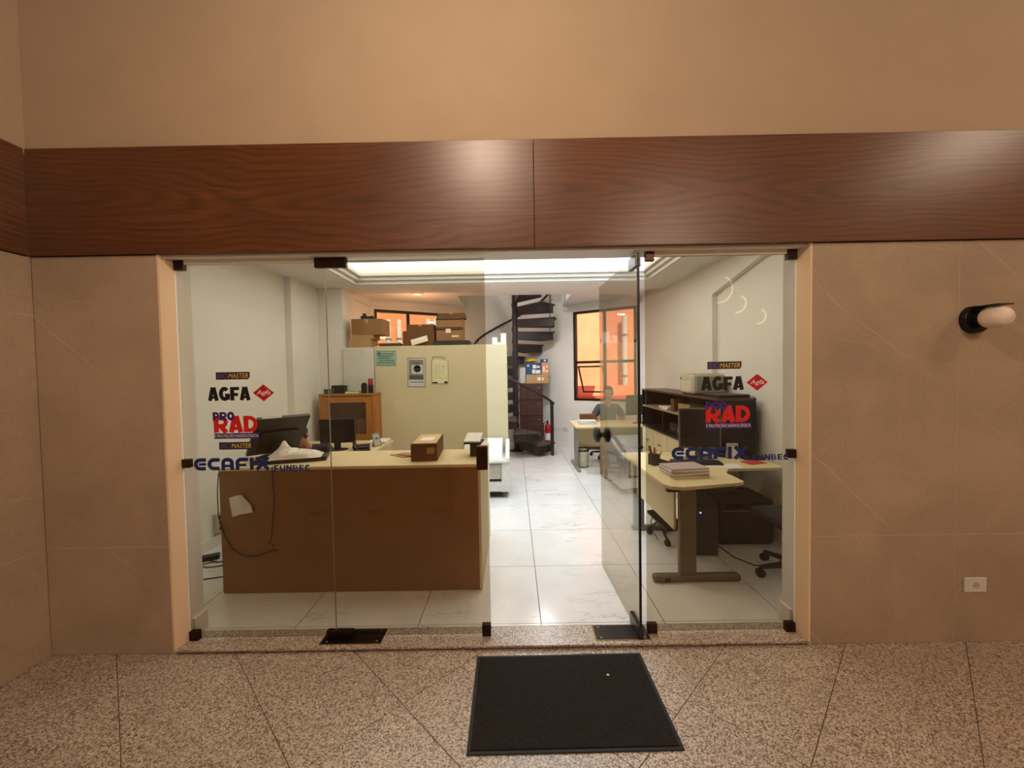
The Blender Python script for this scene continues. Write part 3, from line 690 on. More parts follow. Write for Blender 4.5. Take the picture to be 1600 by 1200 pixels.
def sticker_set(side, dx, dz):
    s = 'left' if side == 'L' else 'right'
    biomaster('dark BIOMASTER strip at the top of the %s fixed pane' % s, -1.741 + dx - (0.014 if dx else 0), 1.534 + dz)
    t = thing('vinyl_sticker', 'bold black AGFA lettering on the %s fixed pane' % s, 'sticker', (sx_(-1.793 + dx), SY, sz_(1.411 + dz)))
    B('lettering', word('AGFA', 0, 0, 0.248, 0.078, 0.0225, 0.03), VBLACK, t)
    t = thing('vinyl_sticker', 'red diamond Agfa emblem on the %s fixed pane' % s, 'sticker', (sx_(-1.465 + dx), SY, sz_(1.453 + dz)))
    B('diamond', MB().prism([(-0.061, 0), (0, -0.049), (0.061, 0), (0, 0.049)], 0, -0.0005, 1), DRED, t)
    place_text(t, 'Agfa', -0.040, -0.018, 0.080, 0.034, VWHITE, -0.0006, bold=0.006, shear=0.2)
    t = thing('vinyl_sticker', 'red and purple PRO RAD logo on the %s fixed pane' % s, 'sticker', (sx_(-1.765 + dx), SY, sz_(1.186 + dz)))
    B('strip', MB().prism([(0, 0), (0.262, 0), (0.262, 0.032), (0, 0.032)], 0, -0.0005, 1), PURP, t)
    place_text(t, 'É PROTEÇÃO RADIOLÓGICA', 0.003, 0.004, 0.256, 0.025, VWHITE, -0.0006, bold=0.0)
    B('lettering', word('RAD', 0.0, 0.036, 0.258, 0.096, 0.029, 0.02), VRED, t)
    B('lettering', word('PRO', -0.003, 0.108, 0.126, 0.048, 0.0155, 0.02), PURP, t, loc=(0, -0.0014, 0))
    t = thing('vinyl_sticker', 'navy blue ECAFIX FUNBEC lettering on the %s fixed pane' % s, 'sticker', (sx_(-1.892 + dx - (0.074 if dx else 0)), SY, sz_(1.000 + dz * 1.5)))
    B('logo_lettering', ecafix(0.450, 0.072), NAVY, t)
    B('lettering', word('FUNBEC', 0.468, -0.010, 0.212, 0.034, 0.0095, 0.16), NAVY, t)
sticker_set('L', 0, 0); sticker_set('R', 2.888, 0.012)
biomaster('dark BIOMASTER strip under the PRO RAD logo on the left pane', -1.738, 1.122)

# ================================================================== hall objects
t = thing('door_mat', 'black rectangular entrance mat in front of the open doorway', 'mat', (0.229, 1.932, FZ), R(0.6))
B('pile', MB().box(-0.435, 0.435, -0.275, 0.275, 0.0, 0.010), m_mat(), t, 0.002)
B('rubber_border', MB().box(-0.452, 0.452, -0.292, -0.275, 0, 0.006).box(-0.452, 0.452, 0.275, 0.292, 0, 0.006).box(-0.452, -0.435, -0.275, 0.275, 0, 0.006).box(0.435, 0.452, -0.275, 0.275, 0, 0.006), RUBBER, t, 0.002)
tag(link('paper_scrap', crumple(MB().ball((0, 0, 0.004), 0.008, 0.006, 0.004, 8, 5), 0.002, 90, div=1), PAPER, None, (0.46, 2.055, FZ + 0.010)), 'tiny white scrap lying on the black entrance mat', 'scrap')

# ================================================================== left side: counter, desk, cabinets
CTZ = 0.905
t = thing('reception_counter', 'beige laminate reception counter behind the left glass panes', 'counter', (0, 0, 0))
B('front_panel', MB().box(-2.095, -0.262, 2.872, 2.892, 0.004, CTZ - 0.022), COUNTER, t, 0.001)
B('side_panel', MB().box(-0.262, -0.244, 2.872, 3.90, 0.004, CTZ - 0.022), CREAM, t, 0.001)
B('side_panel', MB().box(-2.095, -2.075, 2.892, 3.42, 0.004, CTZ - 0.022), CREAM, t, 0.001)
B('counter_top', MB().box(-2.10, -0.24, 2.866, 3.43, CTZ - 0.022, CTZ), COUNTERTOP, t, 0.003)
B('inner_shelf', MB().box(-2.075, -0.262, 3.0, 3.40, 0.30, 0.318), CREAM, t)
t = thing('office_desk', 'cream desk behind the reception counter by the left wall', 'desk', (0, 0, 0))
B('desk_top', MB().box(-2.66, -1.51, 4.32, 5.10, 0.695, 0.72), COUNTERTOP, t, 0.004)
for x in (-2.62, -1.57): B('leg', MB().box(x, x + 0.05, 4.38, 5.04, 0, 0.695), CREAM, t)
B('modesty_panel', MB().box(-2.57, -1.57, 5.04, 5.06, 0.25, 0.695), CREAM, t)

# tall cream cabinet row with notices
t = thing('storage_cabinet', 'tall cream storage cabinet with three pinned notices on its side', 'cabinet', (0, 0, 0))
B('body', MB().box(-1.888, -0.086, 5.60, 6.04, 0.02, 1.925), CREAM, t, 0.003)
B('plinth', MB().box(-1.87, -0.10, 5.62, 6.02, 0.0, 0.02), BLACKM, t)
t = thing('metal_cabinet', 'white metal cabinet standing left of the tall cream cabinet', 'cabinet', (0, 0, 0))
B('body', MB().box(-2.328, -1.896, 5.62, 6.04, 0.0, 1.915), M('white_enamel', (214, 211, 202), 0.4), t, 0.004)
B('door', MB().box(-2.322, -1.902, 5.606, 5.62, 0.08, 1.905), M('white_enamel', (214, 211, 202), 0.4), t, 0.003)
# wood display cabinet
t = thing('display_cabinet', 'honey wood cabinet with a glass door behind the reception desk', 'cabinet', (0, 0, 0))
x0, x1, y0, y1, z0, z1 = -2.555, -1.815, 5.36, 5.60, 0.0, 1.295
B('body', MB().box(x0, x0 + 0.025, y0 + 0.02, y1, z0, z1 - 0.03).box(x1 - 0.025, x1, y0 + 0.02, y1, z0, z1 - 0.03).box(x0 + .025, x1 - .025, y1 - 0.015, y1, z0, z1 - 0.03)
  .box(x0 + .025, x1 - .025, y0 + 0.02, y1 - .015, 0.05, 0.075), HONEY, t)
B('top', MB().box(x0 - 0.006, x1 + 0.006, y0 + 0.0, y1, z1 - 0.03, z1), HONEYH, t, 0.004)
B('frame', MB().box(x0, x0 + 0.05, y0, y0 + 0.02, 0, z1 - 0.03), HONEY, t); B('frame', MB().box(x1 - 0.05, x1, y0, y0 + 0.02, 0, z1 - 0.03), HONEY, t)
dr = B('door', MB().box(x0 + .055, x0 + .125, y0 - 0.004, y0 + 0.018, 0.66, z1 - 0.04).box(x1 - .125, x1 - .055, y0 - 0.004, y0 + 0.018, 0.66, z1 - 0.04)
       .box(x0 + .125, x1 - .125, y0 - 0.004, y0 + 0.018, 0.66, 0.76).box(x0 + .125, x1 - .125, y0 - 0.004, y0 + 0.018, z1 - 0.115, z1 - 0.04), HONEY, t)
B('pane', MB().box(x0 + .125, x1 - .125, y0 + 0.006, y0 + 0.010, 0.76, z1 - 0.115), m_glass('smoky_glass', (0.72, 0.66, 0.6)), dr)
B('handle', MB().tube([(x0 + .085, y0 - 0.004, 0.96), (x0 + .085, y0 - 0.03, 0.98), (x0 + .085, y0 - 0.03, 1.04), (x0 + .085, y0 - 0.004, 1.06)], 0.006, 8), GREYM, dr, smooth=True)
B('drawer_front', MB().box(x0 + .055, x1 - .055, y0 - 0.002, y0 + 0.018, 0.08, 0.64), HONEY, t)
B('shelf', MB().box(x0 + .03, x1 - .03, y0 + 0.04, y1 - 0.02, 0.76, 0.775), HONEYH, t)
tag(box('folder_box', -2.10, -1.89, 5.43, 5.57, 0.775, 0.95, CARD3, None, 0.003), 'tan box standing inside the wood display cabinet', 'box')
tag(box('paper_stack', -2.34, -2.14, 5.43, 5.50, 0.775, 0.80, PAPER, None, 0.002), 'small white paper pile inside the wood display cabinet', 'papers')
# things on the display cabinet
zt = 1.295
t = thing('small_box', 'small teal box at the left end of the wood display cabinet', 'box', (-2.49, 5.47, zt))
B('carton', MB().box(-0.035, 0.035, -0.03, 0.03, 0, 0.058), M('teal_card', (36, 92, 94), 0.6), t, 0.002); B('lid', MB().box(-0.037, 0.037, -0.032, 0.032, 0.048, 0.06), M('dark_teal_card', (26, 66, 70), 0.6), t, 0.001)
t = thing('camera_bag', 'black camera bag on top of the wood display cabinet', 'bag', (-2.335, 5.49, zt + 0.008))
link('pouch', crumple(MB().box(-0.085, 0.085, -0.055, 0.055, 0.0, 0.10), 0.008, 14, 1.0, 3), M('black_nylon', (24, 24, 27), 0.8), t)
B('flap', MB().box(-0.06, 0.06, -0.066, -0.058, 0.03, 0.085), M('black_nylon', (24, 24, 27), 0.8), t, 0.004); B('buckle', MB().box(-0.055, -0.045, -0.070, -0.066, 0.02, 0.06), GREYM, t)
t = thing('notebook', 'bright green notebook lying on the wood display cabinet', 'notebook', (-2.145, 5.47, zt), R(8))
B('cover', MB().box(-0.09, 0.09, -0.07, 0.07, 0.0, 0.004).box(-0.09, 0.09, -0.07, 0.07, 0.024, 0.028), M('green_cover', (96, 176, 52), 0.5), t); B('pages', MB().box(-0.085, 0.088, -0.067, 0.067, 0.004, 0.024), PAPER, t)
t = thing('small_carton', 'black upright carton beside the red topped bottle on the wood cabinet', 'box', (-1.985, 5.44, zt))
B('body', MB().box(-0.03, 0.03, -0.03, 0.03, 0, 0.125), BPLA, t, 0.004); B('cap', MB().box(-0.02, 0.02, -0.02, 0.02, 0.125, 0.14), DGREY, t, 0.003)
t = thing('bottle', 'dark bottle with a red top on the wood display cabinet', 'bottle', (-1.915, 5.49, zt))
B('body', MB().lathe([(0.033, 0), (0.035, 0.01), (0.035, 0.10), (0.033, 0.11)], n=18), BPLA, t, smooth=True); B('cap', MB().lathe([(0.033, 0.11), (0.034, 0.185), (0.028, 0.195), (0, 0.195)], n=18), M('red_plastic', (170, 26, 36), 0.4), t, smooth=True)
# notices pinned on the cabinet
def sheet(name, label, cat, x0, x1, z0, z1, mat, y=5.599, tilt=0.0):
    t = thing(name, label, cat, ((x0 + x1) / 2, y, (z0 + z1) / 2)); t.rotation_euler = (0, R(tilt), 0)
    w, hh = (x1 - x0) / 2, (z1 - z0) / 2
    B('paper', MB().box(-w, w, -0.0012, 0, -hh, hh), mat, t); return t, w, hh
GREENP = M('green_certificate_paper', (150, 182, 166), 0.8); INK = M('grey_ink', (84, 84, 82), 0.8); PINK = M('pale_paper', (206, 206, 200), 0.8); YELP = M('cream_paper', (228, 220, 180), 0.8); GREENI = M('green_ink', (84, 120, 104), 0.8); MIDI = M('mid_grey_ink', (128, 126, 122), 0.8); LINEK = M('pale_line_ink', (170, 164, 138), 0.8)
def ink(t, x0, x1, z0, z1, m=INK, nm='printed_line', y=-0.0012): B(nm, MB().box(x0, x1, y - 0.0004, y, z0, z1), m, t)
t, w, hh = sheet('certificate', 'pale green certificate at the upper left of the cream cabinet', 'notice', -1.872, -1.592, 1.655, 1.862, GREENP, tilt=1.0)
ink(t, -w + 0.02, -w + 0.065, hh - 0.065, hh - 0.02, GREENI, 'emblem')
for k, (a, b) in enumerate(((-0.06, 0.10), (-0.10, 0.09), (-0.11, 0.06), (-0.09, 0.11), (-0.12, 0.12))): ink(t, a, b, hh - 0.05 - 0.03 * k, hh - 0.037 - 0.03 * k, GREENI)
ink(t, -w, w, hh - 0.012, hh - 0.004, GREENI, 'border'); ink(t, -w, w, -hh + 0.004, -hh + 0.012, GREENI, 'border')
t, w, hh = sheet('notice', 'grey printed notice in the middle of the cream cabinet', 'notice', -1.434, -1.206, 1.368, 1.752, PINK, tilt=1.0)
B('clear_sleeve', MB().box(-w - 0.006, -w, -0.003, 0, -hh - 0.006, hh + 0.006).box(w, w + 0.006, -0.003, 0, -hh - 0.006, hh + 0.006).box(-w, w, -0.003, 0, hh, hh + 0.006).box(-w, w, -0.003, 0, -hh - 0.006, -hh), INK, t)
ink(t, -w + 0.012, w - 0.02, -0.09, hh - 0.02, MIDI, 'printed_field'); ink(t, -w + 0.045, w - 0.03, -0.02, hh - 0.09, PINK, 'picture_field', -0.0017); ink(t, -w + 0.012, w - 0.02, -0.10, -0.04, INK, 'printed_field', -0.0017)
B('round_mark', MB().lathe([(0.052, 0), (0.052, 0.0004), (0.040, 0.0004), (0.040, 0)], n=28, mtx=Matrix.Translation((0.01, -0.0021, 0.05)) @ Matrix.Rotation(R(90), 4, 'X')), INK, t); ink(t, -0.03, 0.05, 0.04, 0.052, INK, 'printed_line', -0.0021)
ink(t, -w + 0.05, w - 0.04, hh - 0.07, hh - 0.058, INK, 'printed_line', -0.0017); ink(t, -w + 0.03, w - 0.01, -hh + 0.055, -hh + 0.064, INK)
t, w, hh = sheet('notice', 'cream notice in a clear hanging sleeve at the right of the grey one', 'notice', -1.110, -0.892, 1.402, 1.722, YELP, tilt=1.0)
B('sleeve_loop', MB().box(-w + 0.01, 0.04, -0.002, 0, hh + 0.04, hh + 0.046).box(-w + 0.01, -w + 0.016, -0.002, 0, hh, hh + 0.04).box(0.034, 0.04, -0.002, 0, hh, hh + 0.04).box(0.06, 0.066, -0.002, 0, hh, hh + 0.05), TAUPE, t)
B('clear_sleeve', MB().box(-w - 0.005, -w, -0.003, 0, -hh, hh).box(w, w + 0.005, -0.003, 0, -hh, hh).box(-w, w, -0.003, 0, -hh - 0.006, -hh), TAUPE, t)
ink(t, -w + 0.005, -0.03, -hh + 0.004, -hh + 0.022, BPLA, 'corner_clip'); ink(t, 0.06, w - 0.004, -hh + 0.004, -hh + 0.03, BPLA, 'corner_clip'); ink(t, 0.035, 0.05, hh - 0.09, hh - 0.075, INK, 'printed_dot')
for k in range(6): ink(t, -w + 0.03 + 0.008 * (k % 3), 0.0 + 0.01 * (k % 2), 0.09 - 0.03 * k, 0.096 - 0.03 * k, LINEK)
for k in range(5): ink(t, 0.03, 0.06, 0.05 - 0.022 * k, 0.055 - 0.022 * k, LINEK)
ink(t, -w + 0.03, w - 0.02, -hh + 0.07, -hh + 0.076, LINEK)

# ------------------------------------------------------------------ boxes on the cabinets
def carton(label, x0, x1, y0, y1, z0, z1, mat=CARD, rz=0.0, tape=True, name='cardboard_box', group=None, lid=0.0):
    cx, cy = (x0 + x1) / 2, (y0 + y1) / 2; w, d, hh = (x1 - x0) / 2, (y1 - y0) / 2, z1 - z0
    t = thing(name, label, 'box', (cx, cy, z0), R(rz), group)
    B('carton', MB().box(-w, w, -d, d, 0, hh), mat, t, 0.003)
    if tape:
        B('tape', MB().box(-0.022, 0.022, -d - 0.0006, d + 0.0006, hh, hh + 0.0008).box(-0.022, 0.022, -d - 0.0008, -d, hh * 0.72, hh), M('clear_brown_tape', (186, 150, 104), 0.25), t)
    if lid: B('lid', MB().box(-w - 0.004, w + 0.004, -d - 0.004, d + 0.004, hh - lid, hh + 0.004), mat, t, 0.003)
    return t
G = 'cardboard boxes on the cabinets'
carton('lowest small carton on the white metal cabinet', -2.224, -1.962, 5.66, 5.98, 1.915, 2.033, CARD3, 0, False, group=G)
carton('flat carton under the big brown box on the left cabinet stack', -2.22, -1.93, 5.68, 5.98, 2.033, 2.093, CARD3, 0, False, group=G)
carton('big brown box on top of the left cabinet stack', -2.228, -1.80, 5.68, 6.03, 2.093, 2.312, CARD, 0, True, group=G)
t = thing('sling_bag', 'small black bag on the big brown box of the left stack', 'bag', (-2.03, 5.80, 2.319))
link('pouch', crumple(MB().box(-0.085, 0.085, -0.06, 0.06, 0, 0.04), 0.008, 16, 3.0, 2), M('black_nylon', (24, 24, 27), 0.8), t); B('strap_end', MB().box(-0.07, -0.03, -0.03, 0.02, 0.035, 0.082), M('black_nylon', (24, 24, 27), 0.8), t, 0.006)
t = thing('paper_pile', 'dark flat folders sticking out at the left end of the cream cabinet top', 'papers', (-1.72, 5.80, 1.925), R(4))
for k, (w, d) in enumerate(((0.13, 0.12), (0.15, 0.13), (0.12, 0.12))): B('folder', MB().box(-w, w, -d, d, 0.022 * k, 0.022 * k + 0.02), [DWOOD, CARD2, PAPER][k], t, 0.002)
carton('brown archive box in the middle of the cream cabinet top', -1.525, -1.085, 5.70, 6.0, 1.925, 2.135, CARD2, 0, False, group=G)
carton('shallow brown lid box on the middle archive box', -1.475, -1.095, 5.71, 5.99, 2.135, 2.225, CARD2, 0, True, group=G)
t = thing('envelope', 'cream envelope leaning against the brown archive box', 'envelope', (-1.26, 5.655, 1.965)); t.rotation_euler = (R(-24), R(-16), R(6))
B('paper', MB().box(-0.13, 0.10, -0.001, 0.001, 0.0, 0.09), YELP, t); B('flap', MB().box(-0.13, 0.10, -0.0016, -0.001, 0.05, 0.09), PAPER, t)
t = thing('binder', 'black flat binder lying under the right stack of boxes', 'binder', (-0.84, 5.80, 1.925))
B('cover', MB().box(-0.25, 0.24, -0.15, 0.15, 0, 0.065), BPLA, t, 0.004); B('pages', MB().box(-0.24, 0.236, -0.152, -0.15, 0.012, 0.05), DGREY, t)
for k, (lb, a, b, mm) in enumerate((('lower printed box of the right stack on the cream cabinet', 1.990, 2.165, CARD), ('upper printed box of the right stack on the cream cabinet', 2.175, 2.305, CARD))):
    t = carton(lb, -1.055, -0.69, 5.68, 5.96, a, b, mm, 0, False, group=G)
    B('band', MB().box(-0.183, 0.183, -0.1416, -0.14, (b - a) - 0.03, (b - a) - 0.006), BPLA, t)
    if k == 0: B('label_sticker', MB().box(-0.05, 0.02, -0.1422, -0.1416, 0.11, 0.165), PAPER, t); B('printed_script', MB().box(0.03, 0.13, -0.1408, -0.14, 0.05, 0.075), YELP, t)
tag(box('spacer_board', -1.055, -0.69, 5.68, 5.96, 2.165, 2.175, BPLA), 'thin black board between the two printed boxes of the right stack', 'board')
carton('flat dark box topping the right stack on the cream cabinet', -1.03, -0.66, 5.69, 5.95, 2.305, 2.375, CARD2, 0, True, group=G)
t = thing('phone_dock', 'white two-tier stand at the right end of the cream cabinet top', 'stand', (-0.185, 5.78, 1.925))
B('base', MB().box(-0.10, 0.095, -0.05, 0.05, 0, 0.035), PWHITE, t, 0.003); B('post', MB().box(-0.10, -0.03, -0.045, 0.045, 0.035, 0.105), PWHITE, t, 0.003); B('post', MB().box(0.02, 0.095, -0.045, 0.045, 0.035, 0.16), PWHITE, t, 0.003)

# ------------------------------------------------------------------ counter items
def monitor(name, label, loc, rz, w, hh, tilt, z_lift, base=(0.11, 0.08), lean=True, stand_z=0.0, framemat=BPLA, thick=0.03):
    """screen faces local -Y; base on local z=0"""
    t = thing(name, label, 'monitor', loc, rz)
    T = Matrix.Translation((0, 0, z_lift + hh / 2)) @ Matrix.Rotation(tilt, 4, 'X')
    B('housing', MB().box(-w / 2, w / 2, 0, thick, -hh / 2, hh / 2, T).box(-w * 0.3, w * 0.3, thick, thick + 0.025, -hh * 0.35, hh * 0.25, T), framemat, t, 0.005)
    B('screen', MB().box(-w / 2 + 0.014, w / 2 - 0.014, -0.0012, 0, -hh / 2 + 0.016, hh / 2 - 0.014, T), SCREEN, t)
    B('neck', MB().box(-0.035, 0.035, thick * 0.6, thick * 0.6 + 0.03, 0.012, z_lift + hh * 0.45), framemat, t, 0.004)
    B('base', MB().lathe([(1.0, 0), (1.0, 0.008), (0.86, 0.016), (0, 0.018)], n=28, mtx=Matrix.Translation((0, 0.03, 0)) @ Matrix.Diagonal((base[0], base[1], 0.8, 1))), framemat, t, smooth=True)
    return t
# big touch terminal on the counter, seen from behind
t = thing('touch_monitor', 'large black monitor seen from behind on the left end of the counter', 'monitor', (-1.92, 3.17, CTZ))
wv = Vector((0.262, 0.27, 0)); uv = Vector((0.205, -0.165, 0.305)); o0 = Vector((-0.20, 0.03, 0.034)); nv = wv.cross(uv).normalized()
def slab_(o, a, b, n, th): return MB().raw([o, o + a, o + a + b, o + b, o + n * th, o + a + n * th, o + a + b + n * th, o + b + n * th], [(3, 2, 1, 0), (4, 5, 6, 7), (0, 1, 5, 4), (1, 2, 6, 5), (2, 3, 7, 6), (3, 0, 4, 7)])
B('housing', slab_(o0, wv, uv, nv, 0.03), DGREY, t, 0.005)
B('back_cover', slab_(o0 + wv * 0.16 + uv * 0.12 + nv * 0.03, wv * 0.68, uv * 0.55, nv, 0.022), BPLA, t, 0.006)
B('screen', slab_(o0 + wv * 0.04 + uv * 0.05 - nv * 0.0015, wv * 0.92, uv * 0.9, nv, 0.001), SCREEN, t)
B('neck', MB().tube([tuple(o0 + wv * 0.5 + uv * 0.35 + nv * 0.04), (0.0, 0.09, 0.05), (-0.02, 0.115, 0.032)], 0.022, 10), BPLA, t, smooth=True)
B('base', MB().lathe([(0.1, 0), (0.1, 0.008), (0.08, 0.014), (0, 0.015)], c=(-0.02, 0.12, 0), n=24), BPLA, t, smooth=True)
B('top_vent', slab_(o0 + uv * 0.97 + wv * 0.08 + nv * 0.005, wv * 0.36, uv * 0.035, nv, 0.02), PGREY, t)
t = thing('keyboard_tray', 'flat dark tray under the crumpled white bag on the counter', 'tray', (-1.685, 3.105, CTZ), R(18))
B('tray', MB().box(-0.26, 0.24, -0.11, 0.11, 0.0, 0.024), DGREY, t, 0.006)
B('rim', MB().box(-0.26, 0.24, -0.11, -0.102, 0.024, 0.03).box(-0.26, 0.24, 0.102, 0.11, 0.024, 0.03), BPLA, t)
def wrinkled_bag():
    nx, ny = 22, 14; v = []; f = []
    for j in range(ny + 1):
        for i in range(nx + 1):
            u, w = i / nx * 2 - 1, j / ny * 2 - 1
            e = max(0.0, 1 - (abs(u) ** 2.6 + abs(w) ** 2.6)); x, y = u * 0.19, w * 0.105
            z = 0.045 * e ** 0.5 + 0.085 * e * math.exp(-((u + 0.42) / 0.22) ** 2 - ((w + 0.1) / 0.5) ** 2)
            q = mnoise.noise_vector(Vector((x * 17, y * 17, 3.3))); q2 = mnoise.noise(Vector((x * 45, y * 45, 9)))
            z = max(0.0, z + e * (abs(q.x) * 0.035 - 0.008 + q2 * 0.010)); v.append((x + q.y * 0.016 * e, y + q.z * 0.016 * e, z + 0.002))
    for j in range(ny):
        for i in range(nx): a = j * (nx + 1) + i; f.append((a, a + 1, a + nx + 2, a + nx + 1))
    n = len(v); v += [(a, b, 0.0) for a, b, c in v]; f += [tuple(n + k for k in reversed(q)) for q in f[:]]
    rim = [i for i in range(nx + 1)] + [(j + 1) * (nx + 1) - 1 for j in range(1, ny + 1)] + [ny * (nx + 1) + i for i in range(nx - 1, -1, -1)] + [j * (nx + 1) for j in range(ny - 1, 0, -1)]
    for k in range(len(rim)): a, b = rim[k], rim[(k + 1) % len(rim)]; f.append((b, a, n + a, n + b))
    return MB().raw(v, f)
tag(B('plastic_bag', wrinkled_bag(), M('white_plastic_film', (226, 222, 212), 0.35), None, loc=(-1.665, 3.085, CTZ + 0.0305), rot=(0, 0, R(18))), 'crumpled white plastic bag lying on the counter beside the monitor', 'bag')
t = carton('taped brown parcel standing on the counter', -0.776, -0.584, 2.985, 3.44, CTZ, CTZ + 0.128, CARD2, 4.0, False, 'parcel')
B('top_flap', MB().box(-0.088, 0.088, -0.215, 0.215, 0.128, 0.131), M('pale_kraft', (206, 176, 132), 0.8), t, 0.001); B('tape', MB().box(-0.05, 0.05, -0.10, 0.06, 0.131, 0.1325), PAPER, t); B('shipping_label', MB().box(0.02, 0.075, -0.2285, -0.2275, 0.055, 0.10), CARD3, t)
t = thing('flat_cardboard', 'folded flat piece of cardboard left of the parcel on the counter', 'cardboard', (-0.885, 3.19, CTZ), R(-20))
B('flap', MB().prism([(-0.11, 0), (0.06, -0.06), (0.10, 0.03), (-0.04, 0.08)], 0, 0.006), CARD3, t); B('flap', MB().prism([(-0.04, 0.0), (0.09, -0.03), (0.09, 0.06), (-0.03, 0.06)], 0.006, 0.014), CARD3, t)
t = thing('paper_tray', 'small black stand holding white sheets at the right end of the counter', 'tray', (-0.305, 3.18, CTZ), R(-4))
B('post', MB().box(-0.035, 0.035, -0.05, 0.05, 0, 0.10), BPLA, t, 0.004); B('tray', MB().box(-0.075, 0.06, -0.09, 0.09, 0.10, 0.112), BPLA, t, 0.003)
T = Matrix.Translation((-0.005, 0, 0.113)) @ Matrix.Rotation(R(14), 4, 'X'); B('sheet', MB().box(-0.068, 0.055, -0.082, 0.09, 0.018, 0.03, T), PAPER, t)
# cable hanging over the counter front and note stuck on it
tag(B('power_cable', MB().tube([(-1.71, 2.90, CTZ + 0.004), (-1.71, 2.862, CTZ + 0.003), (-1.708, 2.860, 0.80), (-1.70, 2.86, 0.70), (-1.715, 2.86, 0.55), (-1.732, 2.86, 0.40), (-1.75, 2.86, 0.375), (-1.71, 2.86, 0.345), (-1.73, 2.86, 0.325), (-1.69, 2.86, 0.315), (-1.74, 2.86, 0.31), (-1.80, 2.86, 0.285), (-1.87, 2.86, 0.272), (-1.945, 2.86, 0.282), (-2.01, 2.86, 0.33), (-2.06, 2.862, 0.42), (-2.106, 2.865, 0.56), (-2.107, 2.868, 0.75), (-2.103, 2.88, 0.87)], 0.0035, 6), M('dark_cable', (44, 38, 32), 0.6), None, smooth=True), 'looped dark cable hanging down the counter front', 'cable')
t = thing('paper_note', 'curled white paper note stuck on the counter front', 'note', (-1.94, 2.8715, 0.635))
B('paper', MB().raw([(-0.09, 0, 0.055), (-0.03, -0.004, 0.075), (0.015, -0.022, 0.08), (0.07, -0.012, 0.01), (0.095, -0.03, -0.04), (0.0, -0.004, -0.06), (-0.07, 0, -0.08),
                     (-0.09, -0.001, 0.055), (-0.03, -0.005, 0.075), (0.015, -0.023, 0.08), (0.07, -0.013, 0.01), (0.095, -0.031, -0.04), (0.0, -0.005, -0.06), (-0.07, -0.001, -0.08)],
                    [(0, 1, 5, 6), (1, 2, 3, 5), (3, 4, 5), (13, 12, 8, 7), (12, 10, 9, 8), (12, 11, 10), (0, 7, 8, 1), (1, 8, 9, 2), (2, 9, 10, 3), (3, 10, 11, 4), (4, 11, 12, 5), (5, 12, 13, 6), (6, 13, 7, 0)]), PAPER, t)
B('tape', MB().box(-0.02, 0.02, -0.006, -0.0052, 0.06, 0.078), M('clear_brown_tape'), t)
# sockets, adapter and cables left of the counter
t = thing('outlet_box', 'grey surface mounted outlet box on the wall left of the counter', 'outlet', (LX, 3.72, 0.21)); t.rotation_euler = (0, 0, R(90))
B('housing', MB().box(-0.05, 0.05, -0.035, 0, -0.09, 0.09), PGREY, t, 0.006)
for z in (-0.05, 0.0, 0.05): B('socket', MB().cyl((0, -0.035, z), (0, -0.038, z), 0.02, n=16), BPLA, t)
t = thing('power_adapter', 'black power adapter lying on the floor left of the counter', 'adapter', (-2.60, 3.42, 0), R(30))
B('brick', MB().box(-0.07, 0.07, -0.035, 0.035, 0, 0.04), BPLA, t, 0.006); B('plug_lead', MB().tube([(-0.07, 0, 0.02), (-0.11, 0.01, 0.012), (-0.13, -0.05, 0.005), (-0.05, -0.09, 0.005), (0.06, -0.08, 0.005)], 0.004, 6), BPLA, t, smooth=True)
for k, pts in enumerate(([(-2.72, 3.45, 0.006), (-2.5, 3.36, 0.006), (-2.3, 3.42, 0.006), (-2.12, 3.55, 0.006)], [(-2.70, 3.30, 0.006), (-2.5, 3.27, 0.006), (-2.3, 3.33, 0.006), (-2.11, 3.45, 0.006)], [(-2.60, 3.06, 0.005), (-2.42, 3.07, 0.005), (-2.25, 3.12, 0.005), (-2.11, 3.20, 0.005)])):
    tag(B('floor_cable', MB().tube(pts, 0.0045, 6), M('dark_cable'), None, smooth=True), ['farthest dark cable on the floor left of the counter', 'middle dark cable on the floor left of the counter', 'nearest dark cable on the floor left of the counter'][k], 'cable', 'cables on the floor left of the counter')
# desk items behind the counter
monitor('monitor', 'black monitor seen from behind on the desk behind the counter', (-1.955, 4.52, 0.72), R(190), 0.37, 0.27, R(-6), 0.075)
t = thing('desk_phone', 'black desk telephone beside the monitor behind the counter', 'telephone', (-1.665, 4.44, 0.72), R(20))
B('body', MB().prism([(-0.1, 0), (0.1, 0), (0.1, 0.055), (-0.1, 0.02)], -0.085, 0.085, 0), BPLA, t, 0.004); B('handset', MB().tube([(-0.075, -0.07, 0.04), (-0.075, -0.06, 0.06), (-0.075, 0.0, 0.072), (-0.075, 0.06, 0.078), (-0.075, 0.08, 0.07)], [0.022, 0.02, 0.014, 0.02, 0.022], 8), BPLA, t, smooth=True)
B('keypad', MB().box(-0.03, 0.06, -0.06, 0.03, 0.036, 0.04), DGREY, t)
t = thing('photo_frame', 'tilted silver photo frame on the desk behind the counter', 'photo frame', (-1.56, 4.66, 0.72), R(62))
T = Matrix.Rotation(R(-16), 4, 'X'); B('frame', MB().box(-0.055, -0.043, -0.006, 0.006, 0.0, 0.16, T).box(0.043, 0.055, -0.006, 0.006, 0.0, 0.16, T).box(-0.043, 0.043, -0.006, 0.006, 0, 0.014, T).box(-0.043, 0.043, -0.006, 0.006, 0.146, 0.16, T), GREYM, t, 0.002)
